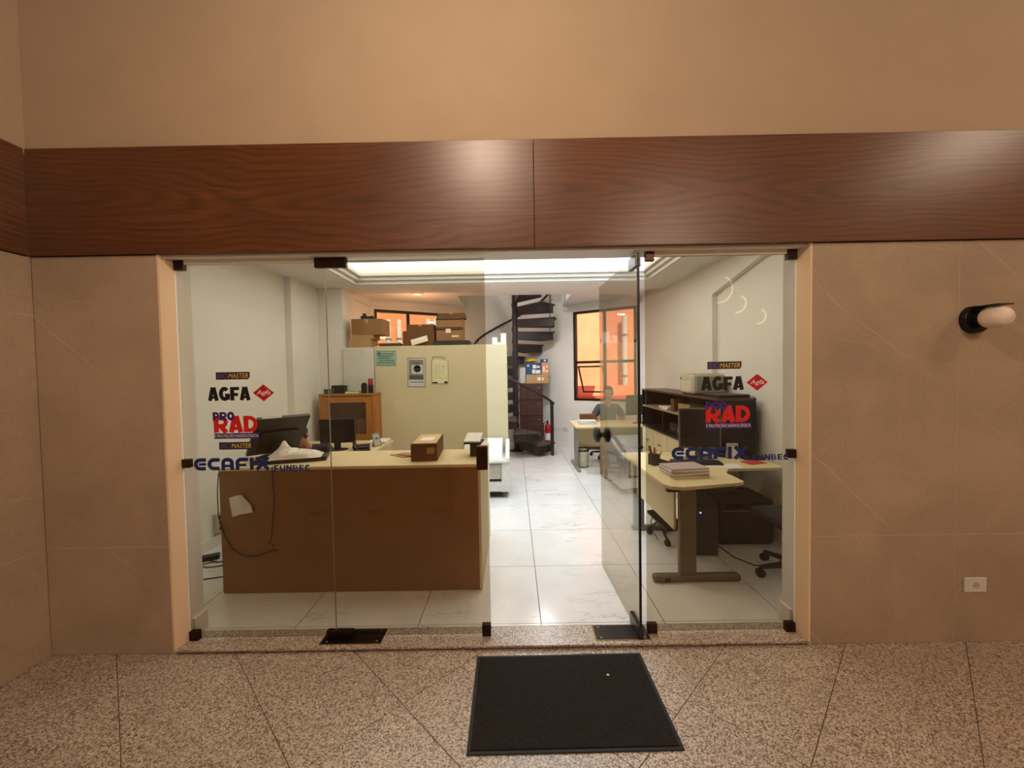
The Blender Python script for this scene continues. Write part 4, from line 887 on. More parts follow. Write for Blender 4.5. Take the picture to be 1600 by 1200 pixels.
B('picture', MB().box(-0.043, 0.043, -0.002, 0.002, 0.014, 0.146, T), PGREY, t); B('easel_back', MB().raw([(-0.02, 0.01, 0.1), (0.02, 0.01, 0.1), (0.02, 0.075, 0.0), (-0.02, 0.075, 0.0), (-0.02, 0.014, 0.1), (0.02, 0.014, 0.1), (0.02, 0.079, 0.0), (-0.02, 0.079, 0.0)], [(0, 1, 2, 3), (7, 6, 5, 4), (0, 4, 5, 1), (1, 5, 6, 2), (2, 6, 7, 3), (3, 7, 4, 0)]), BPLA, t)
def papers(label, x, y, z, w, d, n, rz=0.0, th=0.006, mats=(PAPER,), name='paper_stack'):
    t = thing(name, label, 'papers', (x, y, z), R(rz)); zz = 0
    for k in range(n):
        a = R(random.uniform(-6, 6)); T = Matrix.Rotation(a, 4, 'Z'); B('sheet', MB().box(-w / 2, w / 2, -d / 2, d / 2, zz, zz + th * 0.96, T), mats[k % len(mats)], t); zz += th
    return t
papers('white papers at the corner of the desk behind the counter', -1.63, 4.92, 0.72, 0.21, 0.26, 4, 5, 0.008)

# ------------------------------------------------------------------ copier
t = thing('copier', 'white floor standing copier on casters beside the doorway aisle', 'copier', (-0.365, 5.25, 0))
x0, x1, y0, y1 = -0.30, 0.30, -0.30, 0.30
B('body', MB().box(x0, x1, y0 + 0.04, y1, 0.075, 0.20).box(x0, x1, y0 + 0.06, y1, 0.20, 0.43).box(x1 - 0.10, x1, y0 + 0.02, y0 + 0.06, 0.075, 0.45), PWHITE, t, 0.008)
B('drawer', MB().box(x0 + 0.02, x1 - 0.04, y0 + 0.015, y0 + 0.04, 0.085, 0.185), PWHITE, t, 0.008)
B('front_panel', MB().box(x0 + 0.02, x1 - 0.105, y0 + 0.03, y0 + 0.06, 0.235, 0.415), PGREY, t, 0.004)
B('slot', MB().box(x0 + 0.02, x1 - 0.105, y0 + 0.05, y0 + 0.062, 0.203, 0.232), BPLA, t)
B('lid', MB().box(x0, x1 - 0.04, y0, y1, 0.432, 0.47), PWHITE, t, 0.012)
B('feeder', MB().prism([(y0 + 0.02, 0.47), (y1, 0.47), (y1, 0.655), (y1 - 0.16, 0.655), (y0 + 0.05, 0.51)], x0 + 0.02, x1 - 0.09, 0), PWHITE, t, 0.01)
B('side_wall', MB().prism([(y0, 0.44), (y1, 0.44), (y1, 0.64), (y1 - 0.1, 0.64), (y0 + 0.02, 0.50)], x1 - 0.05, x1, 0), PWHITE, t, 0.012)
B('base_strip', MB().box(x0 + 0.01, x1 - 0.02, y0 + 0.05, y1 - 0.01, 0.058, 0.075), BPLA, t)
for x in (x0 + 0.06, x1 - 0.09):
    for y in (y0 + 0.09, y1 - 0.07): B('caster', MB().cyl((x - 0.012, y, 0.028), (x + 0.012, y, 0.028), 0.028, n=14).box(x - 0.008, x + 0.008, y - 0.012, y + 0.012, 0.028, 0.06), TAUPE, t)

# ================================================================== right side: L desk, hutch, printer
DZ = 0.71
t = thing('corner_desk', 'cream L-shaped desk with grey T legs behind the right glass pane', 'desk', (0, 0, 0))
top = [(1.085, 2.99), (1.12, 2.915), (1.20, 2.89), (1.66, 2.985), (1.70, 3.02), (1.70, 3.27), (1.78, 3.40), (2.27, 3.42), (2.27, 4.14), (1.085, 4.14)]
B('desk_top', MB().prism(top, DZ - 0.026, DZ), COUNTERTOP, t, 0.004)
lg = B('leg', MB().box(1.19, 1.31, 2.935, 2.985, 0.045, DZ - 0.026), TAUPE, t, 0.006)
B('foot', MB().box(1.0, 1.63, 2.925, 2.995, 0.0, 0.05), TAUPE, lg, 0.015); B('top_bracket', MB().box(1.10, 1.60, 2.94, 2.98, DZ - 0.05, DZ - 0.026), BLACKM, lg)
B('end_cap', MB().box(1.075, 1.115, 2.921, 2.925, 0.008, 0.04), BPLA, lg)
lg = B('leg', MB().box(1.14, 1.24, 3.90, 3.95, 0.04, DZ - 0.026), GREYM, t, 0.01); B('foot', MB().box(1.12, 1.62, 3.895, 3.955, 0.0, 0.045), GREYM, lg, 0.012)
B('modesty_panel', MB().box(1.165, 1.183, 2.99, 4.09, 0.365, DZ - 0.026), CREAM, t, 0.001)
B('modesty_panel', MB().box(1.40, 2.26, 4.09, 4.108, 0.365, DZ - 0.026), CREAM, t, 0.001)
papers('thick pile of documents on the front of the L-shaped desk', 1.335, 3.22, DZ, 0.30, 0.22, 9, 8, 0.0085, (PAPER, PAPER, M('mauve_paper', (176, 160, 160), 0.8)))
t = thing('desk_organiser', 'black desk organiser with pens on the L-shaped desk', 'organiser', (1.265, 3.60, DZ), R(20))
B('cup', MB().box(-0.075, -0.01, -0.04, 0.04, 0, 0.10), BPLA, t, 0.004); B('tray', MB().prism([(-0.01, 0.0), (0.11, 0.0), (0.11, 0.02), (-0.01, 0.06)], -0.05, 0.05, 1), BPLA, t, 0.003)
for k, (x, a, c) in enumerate(((-0.06, -0.03, DWOOD), (-0.045, 0.02, M('pen_red', (150, 40, 36), 0.4)), (-0.03, 0.03, YEL), (0.02, 0.05, PWHITE))): B('pen', MB().cyl((x, 0.01 * k - 0.01, 0.02), (x + a, 0.01 * k, 0.17 - 0.02 * k), 0.006 + 0.004 * (k == 0), n=8), c, t)
B('scissors', MB().tube([(0.0, -0.02, 0.05), (0.01, -0.02, 0.11), (0.025, -0.02, 0.125), (0.03, -0.02, 0.105), (0.015, -0.02, 0.10)], 0.005, 6), YEL, t)
monitor('monitor', 'grey framed dark monitor facing the glass on the L-shaped desk', (1.715, 3.775, DZ), R(-14), 0.365, 0.375, R(-3), 0.10, (0.13, 0.10), framemat=M('monitor_grey', (112, 108, 98), 0.45))
t = thing('keyboard', 'black keyboard under the monitor on the L-shaped desk', 'keyboard', (1.60, 3.60, DZ), R(-10))
B('case', MB().box(-0.21, 0.21, -0.07, 0.07, 0, 0.02), BPLA, t, 0.005)
for r_ in range(4): B('key_row', MB().box(-0.20, 0.20, -0.058 + 0.03 * r_, -0.034 + 0.03 * r_, 0.02, 0.026), DGREY, t)
t = thing('document_sheet', 'white sheet hanging over the inner edge of the L-shaped desk', 'papers', (1.79, 3.475, DZ), R(-16))
B('sheet', MB().box(-0.14, 0.12, -0.05, 0.09, 0, 0.002), PAPER, t); B('sheet', MB().box(-0.10, 0.13, -0.03, 0.10, 0.002, 0.004, Matrix.Rotation(R(7), 4, 'Z')), PAPER, t)
papers('red sheets on the right wing of the L-shaped desk', 2.11, 3.60, DZ, 0.17, 0.12, 2, 14, 0.003, (M('red_paper', (190, 62, 60), 0.8),))
t = thing('router', 'black flat device with cables at the right end of the desk', 'router', (2.18, 3.74, DZ), R(-8))
B('case', MB().box(-0.085, 0.085, -0.05, 0.05, 0, 0.03), BPLA, t, 0.004); B('cable_coil', MB().tube([(-0.05, 0.0, 0.035), (-0.02, 0.03, 0.075), (0.03, 0.02, 0.06), (0.0, -0.02, 0.05), (0.05, 0.0, 0.085), (0.08, 0.01, 0.05)], 0.003, 6), BPLA, t, smooth=True)
t = thing('desk_calendar', 'grey tent calendar beside the dark hutch on the desk', 'calendar', (2.03, 3.805, DZ), R(-10))
B('card', MB().raw([(-0.05, -0.03, 0), (0.05, -0.03, 0), (0.05, 0, 0.14), (-0.05, 0, 0.14), (-0.05, 0.035, 0), (0.05, 0.035, 0)], [(0, 1, 2, 3), (3, 2, 5, 4), (0, 3, 4), (1, 5, 2), (0, 4, 5, 1)]), PGREY, t); B('print', MB().raw([(-0.04, -0.0265, 0.02), (0.04, -0.0265, 0.02), (0.04, -0.0075, 0.11), (-0.04, -0.0075, 0.11), (-0.04, -0.026, 0.02), (0.04, -0.026, 0.02), (0.04, -0.007, 0.11), (-0.04, -0.007, 0.11)], [(0, 1, 2, 3), (7, 6, 5, 4), (0, 4, 5, 1), (2, 6, 7, 3)]), PAPER, t)

# low cream drawers with the dark open hutch along the right wall
t = thing('drawer_cabinet', 'long cream drawer cabinet under the dark hutch at the right wall', 'cabinet', (0, 0, 0))
B('body', MB().box(1.935, 2.278, 4.16, 6.12, 0.0, 0.712), CREAM, t, 0.002)
for k in range(4):
    y = 4.18 + 0.485 * k
    for z0, z1 in ((0.40, 0.69), (0.06, 0.38)):
        d = B('drawer', MB().box(1.917, 1.935, y, y + 0.465, z0, z1), CREAM, t, 0.002)
        B('handle', MB().box(1.905, 1.917, y + 0.17, y + 0.29, (z0 + z1) / 2 - 0.008, (z0 + z1) / 2 + 0.008), GREYM, d, 0.003)
B('key', MB().box(1.895, 1.917, 4.62, 4.63, 0.60, 0.66), BPLA, t)
t = thing('hutch', 'dark brown open shelf hutch standing against the right wall', 'shelf', (0, 0, 0))
hx0, hx1, hy0, hy1, hz0, hz1 = 1.92, 2.278, 3.85, 6.12, 0.713, 1.262
B('end_panel', MB().box(hx0, hx1, hy0, hy0 + 0.02, hz0, hz1 - 0.022), BPLA, t); B('end_panel', MB().box(hx0, hx1, hy1 - 0.02, hy1, hz0, hz1 - 0.022), HUTCH, t)
B('back_panel', MB().box(hx1 - 0.012, hx1, hy0 + 0.02, hy1 - 0.02, hz0, hz1 - 0.022), HUTCH, t); B('top', MB().box(hx0 - 0.006, hx1, hy0 - 0.006, hy1, hz1 - 0.022, hz1), M('brown_hutch_top', (84, 58, 46), 0.4), t, 0.002)
B('bottom', MB().box(hx0, hx1 - 0.012, hy0 + 0.02, hy1 - 0.02, hz0, hz0 + 0.02), HUTCH, t); B('shelf', MB().box(hx0 + 0.004, hx1 - 0.012, hy0 + 0.02, hy1 - 0.02, 1.005, 1.025), M('shelf_edge_beige', (150, 132, 108), 0.5), t)
for y in (4.58, 5.33): B('divider', MB().box(hx0 + 0.02, hx1 - 0.012, y, y + 0.018, hz0 + 0.02, 1.005), HUTCH, t)
carton('tan carton on the upper shelf of the dark hutch', 2.0, 2.2, 4.66, 4.98, 1.025, 1.13, CARD3, 0, False, 'shelf_box')
papers('white papers lying on the upper shelf of the dark hutch', 2.05, 5.35, 1.025, 0.20, 0.28, 3, 0, 0.012)
t = thing('folder_stack', 'brown folders leaning on the upper shelf of the dark hutch', 'folders', (2.06, 5.08, 1.025)); B('folder', MB().box(-0.1, 0.1, -0.05, 0.05, 0, 0.012), DWOOD, t); B('folder', MB().box(-0.09, 0.1, -0.045, 0.055, 0.012, 0.15, Matrix.Rotation(R(0), 4, 'X')), CARD2, t)
t = thing('stereo', 'dark audio unit inside the lower shelf of the hutch', 'audio unit', (2.1, 5.0, hz0 + 0.02)); B('case', MB().box(-0.12, 0.14, -0.20, 0.20, 0, 0.14), BPLA, t, 0.004); B('knob', MB().cyl((-0.12, -0.1, 0.07), (-0.135, -0.1, 0.07), 0.02), GREYM, t); B('display', MB().box(-0.1215, -0.12, -0.02, 0.14, 0.05, 0.09), SCREEN, t)
# printer
t = thing('printer', 'grey beige laser printer on top of the dark hutch', 'printer', (2.10, 4.56, hz1))
B('body', MB().box(-0.17, 0.175, -0.165, 0.20, 0.012, 0.225), PGREY, t, 0.022, True, 3)
B('front_cover', MB().box(-0.176, -0.165, -0.12, 0.16, 0.03, 0.15), M('pale_printer_plastic', (206, 200, 178), 0.5), t, 0.006); B('output_slot', MB().box(-0.14, 0.1, -0.10, 0.13, 0.2255, 0.228), DGREY, t)
B('side_panel', MB().box(-0.13, 0.165, -0.169, -0.163, 0.03, 0.20), M('printer_side_grey', (150, 146, 134), 0.5), t, 0.004); B('button', MB().cyl((-0.17, 0.15, 0.18), (-0.178, 0.15, 0.18), 0.009), BPLA, t)
for x in (-0.13, 0.13):
    for y in (-0.12, 0.15): B('foot', MB().cyl((x, y, 0), (x, y, 0.014), 0.015, n=10), RUBBER, t)
t = thing('laptop', 'closed black laptop on the near end of the dark hutch', 'laptop', (2.10, 4.04, hz1), R(3))
B('base', MB().box(-0.15, 0.15, -0.14, 0.16, 0.0, 0.018), BPLA, t, 0.003); B('lid', MB().box(-0.15, 0.15, -0.14, 0.16, 0.020, 0.032), DGREY, t, 0.003); B('hinge', MB().cyl((-0.12, 0.158, 0.019), (0.12, 0.158, 0.019), 0.006, n=8), BPLA, t)
tag(B('hutch_cable', MB().tube([(2.25, 3.93, hz1 + 0.010), (2.255, 3.835, hz1 + 0.012), (2.262, 3.825, 1.20), (2.264, 3.82, 1.05), (2.266, 3.80, 0.88), (2.262, 3.80, 0.76), (2.24, 3.82, 0.722)], 0.004, 6), M('dark_cable'), None, smooth=True), 'thin dark cable running down from the hutch top to the desk', 'cable')
# under the desk
t = thing('computer_tower', 'black computer tower with a blue light under the L-shaped desk', 'computer', (1.595, 3.57, 0), R(-6))
B('case', MB().box(-0.09, 0.09, -0.21, 0.21, 0.012, 0.42), BPLA, t, 0.004); B('front_bezel', MB().box(-0.094, 0.094, -0.225, -0.21, 0.008, 0.424), DGREY, t, 0.004)
B('power_light', MB().cyl((-0.045, -0.225, 0.36), (-0.045, -0.228, 0.36), 0.008, n=12), m_emit('blue_power_light', (0.2, 0.3, 1.0), 3.0), t)
for x in (-0.07, 0.07):
    for y in (-0.18, 0.17): B('foot', MB().cyl((x, y, 0), (x, y, 0.012), 0.014, n=10), RUBBER, t)
t = thing('equipment_case', 'black fabric case on the floor under the right wing of the desk', 'case', (2.02, 3.74, 0))
B('body', MB().box(-0.24, 0.24, -0.20, 0.20, 0.0, 0.40), M('black_fabric', (22, 21, 22), 0.85), t, 0.03); B('handle', MB().tube([(-0.07, 0, 0.395), (-0.06, 0, 0.43), (0.06, 0, 0.43), (0.07, 0, 0.395)], 0.009, 8), BPLA, t, smooth=True); B('zip', MB().box(-0.22, 0.22, -0.2015, -0.199, 0.30, 0.306), GREYM, t)
t = thing('footrest', 'black wheeled footrest under the left edge of the L-shaped desk', 'footrest', (1.37, 3.70, 0), R(14))
B('platform', MB().prism([(-0.15, 0.13), (0.15, 0.20), (0.15, 0.225), (-0.15, 0.155)], -0.10, 0.10, 0), BPLA, t, 0.004); B('frame', MB().tube([(-0.08, -0.14, 0.055), (-0.08, 0.0, 0.17), (-0.08, 0.14, 0.055)], 0.012, 8).tube([(0.08, -0.14, 0.055), (0.08, 0.0, 0.17), (0.08, 0.14, 0.055)], 0.012, 8), BPLA, t, smooth=True)
for x in (-0.08, 0.08):
    for y in (-0.14, 0.14): B('caster', MB().cyl((x - 0.014, y, 0.028), (x + 0.014, y, 0.028), 0.028, n=14), RUBBER, t)
tag(B('floor_cable', MB().tube([(1.70, 3.72, 0.006), (1.76, 3.50, 0.006), (1.78, 3.30, 0.006), (1.86, 3.16, 0.006), (2.0, 3.14, 0.006), (2.2, 3.30, 0.006)], 0.005, 6), M('dark_cable'), None, smooth=True), 'dark cable across the tiles beside the office chair base', 'cable')
tag(B('desk_lead', MB().tube([(1.20, 3.60, 0.20), (1.215, 3.56, 0.30), (1.235, 3.55, 0.36), (1.24, 3.60, 0.42)], 0.004, 6).tube([(1.24, 3.60, 0.42), (1.245, 3.62, 0.684)], 0.004, 6).tube([(1.20, 3.60, 0.20), (1.24, 3.66, 0.08), (1.29, 3.68, 0.006)], 0.004, 6), M('dark_cable'), None, smooth=True), 'thin lead hanging under the left edge of the L-shaped desk', 'cable')

def office_chair(label, loc, rz, seat_z=0.46, back=True, cush=None, base=0.0, br=0.29):
    t = thing('office_chair', label, 'chair', loc, rz); cush = cush or M('black_fabric')
    for k in range(5):
        a = R(72 * k + 18 + base); c, s = math.cos(a), math.sin(a)
        sp = B('base_arm', MB().tube([(0.03 * c, 0.03 * s, 0.085), (0.15 * c, 0.15 * s, 0.082), (br * c, br * s, 0.070)], [0.026, 0.022, 0.017], 8), BPLA, t, smooth=True)
        B('caster', MB().cyl((br * c - 0.022 * s, br * s + 0.022 * c, 0.029), (br * c + 0.022 * s, br * s - 0.022 * c, 0.029), 0.029, n=14).cyl((br * c, br * s, 0.03), (br * c, br * s, 0.072), 0.010, n=8), RUBBER, sp, smooth=True)
    B('gas_lift', MB().cyl((0, 0, 0.07), (0, 0, 0.24), 0.03, n=14).cyl((0, 0, 0.24), (0, 0, seat_z - 0.05), 0.018, n=14), BLACKM, t, smooth=True)
    B('seat', MB().box(-0.23, 0.23, -0.22, 0.22, seat_z - 0.05, seat_z + 0.02), cush, t, 0.03, True, 3)
    if back:
        B('back_arm', MB().tube([(0, 0.15, seat_z - 0.055), (0, 0.27, seat_z - 0.04), (0, 0.29, seat_z + 0.25)], 0.018, 8), BPLA, t, smooth=True)
        B('backrest', MB().box(-0.20, 0.20, 0.235, 0.285, seat_z + 0.14, seat_z + 0.52), cush, t, 0.024, True, 3)
    return t
office_chair('black swivel office chair at the right glass pane', (2.08, 3.0, 0), R(-176), 0.45, True, None, 50, 0.27)

# ================================================================== spiral staircase
PX, PY, RAD = 0.045, 7.95, 0.80
def tread_angle(k): return -44 - 32.0 * (k - 1)
RISE = 0.233
t = thing('spiral_staircase', 'dark brown steel spiral staircase in the back bay', 'staircase', (PX, PY, 0))
B('pole', MB().cyl((0, 0, 0), (0, 0, 4.3), 0.048, n=20), STAIRM, t, smooth=True)
B('foot_plate', MB().lathe([(0.14, 0), (0.14, 0.012), (0.05, 0.016)], n=24), STAIRM, t)
def wedge(r0, r1, da, z0, z1):
    n = 6; pts = [(r0 * math.cos(R(-da / 2)), r0 * math.sin(R(-da / 2)))]
    pts += [(r1 * math.cos(R(-da / 2 + da * i / n)), r1 * math.sin(R(-da / 2 + da * i / n))) for i in range(n + 1)]
    pts += [(r0 * math.cos(R(da / 2)), r0 * math.sin(R(da / 2)))]
    return MB().prism(pts, z0, z1)
body_me = wedge(0.045, RAD - 0.03, 33, -0.16, -0.025).mesh('tread_box'); top_me = wedge(0.045, RAD, 37, -0.025, 0.0).mesh('tread_top', 0.004); body_me.materials.append(STAIRM); top_me.materials.append(STAIRTOP)
bal_me = MB().cyl((RAD + 0.012, 0, -0.12), (RAD + 0.012, 0, 0.845), 0.007, n=8).mesh('baluster'); bal_me.materials.append(STAIRM)
col_me = MB().cyl((0, 0, -0.235), (0, 0, -0.16), 0.058, n=16).mesh('collar'); col_me.materials.append(STAIRM)
for k in range(1, 19):
    a = R(tread_angle(k)); z = RISE * k - 0.01
    if z > 4.2: break
    tr_ = link('tread', top_me, None, t, (0, 0, z), (0, 0, a)); link('riser_box', body_me, None, tr_)
    link('collar', col_me, None, tr_)
    if k > 1 and k % 2 == 0: link('baluster', bal_me, None, t, (0, 0, z), (0, 0, a))
rail = []
a0 = -36.0
for i in range(0, 100):
    ang = a0 - i * 5.0; z = 0.975 + i * 5.0 * RISE / 32.0
    if z > 4.25: break
    rail.append(((RAD + 0.012) * math.cos(R(ang)), (RAD + 0.012) * math.sin(R(ang)), z))
e0 = Vector(rail[0]); tang = (Vector(rail[0]) - Vector(rail[1])).normalized(); rail = [tuple(e0 + tang * 0.06)] + rail
B('handrail', MB().tube(rail, 0.022, 8), STAIRM, t, smooth=True)
c, s = math.cos(R(-37)), math.sin(R(-37)); B('newel_post', MB().box(-0.026, 0.026, -0.026, 0.026, 0, 0.975), STAIRM, t, 0.003, loc=((RAD + 0.014) * c, (RAD + 0.014) * s, 0), rot=(0, 0, R(10)))

# ------------------------------------------------------------------ file cabinet and boxes behind the stair
t = thing('file_cabinet', 'dark brown four drawer cabinet behind the spiral staircase', 'cabinet', (0, 0, 0))
fx0, fx1, fy0, fy1 = 0.122, 0.572, 8.02, 8.40
B('body', MB().box(fx0, fx1, fy0, fy1, 0.0, 1.305), DWOOD, t, 0.002)
for k in range(4):
    d = B('drawer', MB().box(fx0 + 0.012, fx1 - 0.012, fy0 - 0.018, fy0, 0.05 + 0.312 * k, 0.345 + 0.312 * k), DWOOD, t, 0.004)
    B('handle', MB().box(fx1 - 0.10, fx1 - 0.05, fy0 - 0.024, fy0 - 0.018, 0.28 + 0.312 * k, 0.292 + 0.312 * k), GREYM, d)
fz = 1.305
t = carton('open kraft carton lying on the brown file cabinet', 0.25, 0.70, 8.04, 8.36, fz, fz + 0.175, CARD3, 0, False)
B('mark', MB().box(0.0, 0.06, -0.1608, -0.16, 0.06, 0.12).box(0.09, 0.12, -0.1608, -0.16, 0.06, 0.11), PAPER, t)
z1 = fz + 0.175
BLUEC = M('blue_carton', (40, 74, 112), 0.6)
t = carton('blue and white printed carton on the kraft carton', 0.255, 0.555, 8.06, 8.30, z1, z1 + 0.235, BLUEC, 0, False)
for k, (a, b, c_, d_) in enumerate(((-0.02, 0.05, 0.12, 0.19), (0.06, 0.12, 0.13, 0.17), (-0.03, 0.03, 0.02, 0.10), (0.04, 0.13, 0.02, 0.09), (-0.13, -0.09, 0.16, 0.19))): B('printed_patch', MB().box(a, b, -0.1208, -0.12, c_, d_), PAPER, t)
t = carton('orange printed carton standing beside the blue carton', 0.562, 0.70, 8.06, 8.30, z1, z1 + 0.235, M('orange_carton', (206, 140, 92), 0.6), 0, False)
for k, (a, b, c_, d_) in enumerate(((-0.04, -0.01, 0.05, 0.16), (0.01, 0.05, 0.04, 0.09), (0.02, 0.05, 0.13, 0.18))): B('printed_patch', MB().box(a, b, -0.1208, -0.12, c_, d_), PAPER, t)
tag(link('yellow_bag', crumple(MB().ball((0, 0, 0.035), 0.135, 0.10, 0.036, 16, 8), 0.03, 9, 5.0, 1), M('yellow_bag_plastic', (218, 180, 44), 0.45), None, (0.36, 8.17, z1 + 0.240)), 'crumpled yellow bag draped over the blue carton', 'bag')
t = carton('small dark blue carton on the orange carton', 0.55, 0.69, 8.10, 8.26, z1 + 0.2355, z1 + 0.30, BLUEC, 0, False); B('printed_patch', MB().box(-0.01, 0.03, -0.0808, -0.08, 0.02, 0.05), PAPER, t)
tag(link('carrier_bag', crumple(MB().box(-0.055, 0.055, -0.08, 0.08, 0.0, 0.30), 0.012, 9, 8.0, 3), M('grey_bag_plastic', (196, 192, 190), 0.5), None, (0.183, 8.14, fz + 0.012)), 'pale grey carrier bag on the left of the brown file cabinet', 'bag')
# fire extinguisher
t = thing('fire_extinguisher', 'red fire extinguisher beside the brown file cabinet', 'fire extinguisher', (0.675, 8.22, 0))
B('cylinder', MB().lathe([(0.055, 0), (0.06, 0.01), (0.06, 0.42), (0.05, 0.46), (0.022, 0.485), (0.022, 0.50)], n=20), M('extinguisher_red', (190, 22, 34), 0.3), t, smooth=True)
B('valve', MB().cyl((0, 0, 0.50), (0, 0, 0.535), 0.018, n=12).box(-0.012, 0.012, -0.08, 0.03, 0.535, 0.55), BPLA, t); B('hose', MB().tube([(-0.02, 0, 0.52), (-0.08, -0.01, 0.50), (-0.085, -0.01, 0.30), (-0.07, -0.01, 0.16)], 0.008, 6), RUBBER, t, smooth=True)
B('label_sticker', MB().lathe([(0.0608, 0.16), (0.0608, 0.30)], n=20), PAPER, t)
# outlets and conduit on the oblique wall
def on_wall(T, s, z): p = T @ Vector((s, 0, z)); return p
ang = math.atan2(APEX[1] - 7.316, APEX[0] - 2.40) + math.pi
for s_, lb in ((1.955, 'white outlet near the fire extinguisher on the oblique back wall'), (1.66, 'second white outlet left of the rear desk on the oblique back wall')):
    o = outlet(lb, on_wall(TR_, s_, 0.35), ang)
cd = thing('conduit', 'thin white conduit joining the two outlets on the back wall', 'conduit', on_wall(TR_, 1.725, 0.35)); cd.rotation_euler = (0, 0, ang)
B('channel', MB().box(-0.165, -0.005, -0.008, 0, -0.006, 0.006), PWHITE, cd, 0.001)

# ------------------------------------------------------------------ rear desk with person
DZ2 = 0.70
t = thing('rear_desk', 'cream desk with a grey metal leg below the right back window', 'desk', (0, 0, 0))
B('desk_top', MB().box(0.935, 2.25, 6.14, 6.94, DZ2 - 0.026, DZ2), COUNTERTOP, t, 0.004)
for x, m_ in ((0.955, GREYM), (2.17, GREYM)):
    lg = B('leg', MB().box(x, x + 0.05, 6.42, 6.54, 0.04, DZ2 - 0.026), m_, t, 0.006); B('foot', MB().box(x - 0.005, x + 0.055, 6.18, 6.92, 0, 0.045), m_, lg, 0.012)
B('modesty_panel', MB().box(1.01, 2.17, 6.66, 6.68, 0.30, DZ2 - 0.026), CREAM, t); B('lower_rail', MB().box(1.01, 2.17, 6.655, 6.685, 0.25, 0.30), STOOLW, t)
papers('white paper pile on the left end of the rear desk', 1.145, 6.42, DZ2, 0.27, 0.21, 4, 0, 0.016, (PAPER, PINK))
carton('small brown box behind the papers on the rear desk', 1.10, 1.34, 6.66, 6.86, DZ2, DZ2 + 0.12, CARD2, 0, False, 'desk_box')
monitor('monitor', 'slim monitor turned sideways on the rear desk', (1.97, 6.50, DZ2), R(200), 0.46, 0.32, R(-4), 0.13)
t = thing('waste_bin', 'beige round waste bin under the rear desk', 'bin', (1.095, 6.57, 0))
B('drum', MB().lathe([(0.095, 0.012), (0.105, 0.26), (0.098, 0.26), (0.088, 0.02), (0, 0.02)], n=24), M('bin_beige', (206, 196, 168), 0.5), t, smooth=True); B('rim', MB().lathe([(0.098, 0.255), (0.108, 0.255), (0.108, 0.275), (0.098, 0.275)], n=24), BPLA, t); B('base_ring', MB().lathe([(0.098, 0), (0.099, 0.013), (0.09, 0.013)], n=24), BPLA, t)
link('liner', crumple(MB().lathe([(0.085, 0.20), (0.09, 0.275), (0.06, 0.285), (0.0, 0.25)], n=16), 0.012, 20, 4.0, 1), M('grey_bag_plastic'), t)
t = thing('wooden_stool', 'brown wooden stool in front of the rear desk', 'stool', (1.47, 5.93, 0))
B('seat', MB().box(-0.20, 0.20, -0.17, 0.17, 0.40, 0.435), STOOLW, t, 0.01)
for x in (-0.175, 0.175):
    for y in (-0.14, 0.14): B('leg', MB().box(x - 0.02, x + 0.02, y - 0.02, y + 0.02, 0, 0.40), STOOLW, t, 0.003)
for y in (-0.14, 0.14): B('stretcher', MB().box(-0.155, 0.155, y - 0.01, y + 0.01, 0.14, 0.17), STOOLW, t)

# ================================================================== people
def skin_mesh(name, joints, edges, root, sub=2):
    me = bpy.data.meshes.new(name); me.from_pydata([j[0] for j in joints], edges, [])
    o = bpy.data.objects.new(name, me); COL.objects.link(o)
    m = o.modifiers.new('s', 'SKIN'); m.use_smooth_shade = True; m.branch_smoothing = 0.4
    for i, j in enumerate(joints):
        r = j[1]; sv = me.skin_vertices[0].data[i]; sv.radius = r if isinstance(r, tuple) else (r, r); sv.use_root = (i == root)
    m2 = o.modifiers.new('u', 'SUBSURF'); m2.levels = sub; m2.render_levels = sub
    bpy.context.view_layer.update()
    out = bpy.data.meshes.new_from_object(o.evaluated_get(bpy.context.evaluated_depsgraph_get()))
    bpy.data.objects.remove(o); bpy.data.meshes.remove(me)
    for p in out.polygons: p.use_smooth = True
    return out
def join_meshes(name, mats_meshes):
    bm = bmesh.new()
    for me in mats_meshes: bm.from_mesh(me)
    out = bpy.data.meshes.new(name); bm.to_mesh(out); bm.free(); return out
def hand_chain(joints, edges, wrist, d, up, side):
    """palm and five bent fingers; d along the hand, up = back of the hand, side = towards the thumb"""
    w = len(joints) - 1 if wrist is None else wrist
    p0 = Vector(joints[w][0]); d = Vector(d).normalized(); up = Vector(up).normalized(); sd = Vector(side).normalized()
    pm = p0 + d * 0.05; joints.append((tuple(pm), (0.030, 0.018))); edges.append((w, len(joints) - 1)); pi = len(joints) - 1
    for k, (off, L) in enumerate(((0.028, 0.070), (0.009, 0.078), (-0.010, 0.072), (-0.028, 0.056))):
        a = pm + d * 0.035 + sd * off; joints.append((tuple(a), 0.0095)); edges.append((pi, len(joints) - 1))
        b = a + d * L * 0.5 - up * L * 0.12; joints.append((tuple(b), 0.0085)); edges.append((len(joints) - 2, len(joints) - 1))
        c_ = b + d * L * 0.38 - up * L * 0.34; joints.append((tuple(c_), 0.0072)); edges.append((len(joints) - 2, len(joints) - 1))
    a = p0 + d * 0.02 + sd * 0.036; joints.append((tuple(a), 0.012)); edges.append((w, len(joints) - 1))
    b = a + d * 0.035 + sd * 0.022 - up * 0.006; joints.append((tuple(b), 0.010)); edges.append((len(joints) - 2, len(joints) - 1))
    c_ = b + d * 0.026 + sd * 0.004 - up * 0.006; joints.append((tuple(c_), 0.0085)); edges.append((len(joints) - 2, len(joints) - 1))
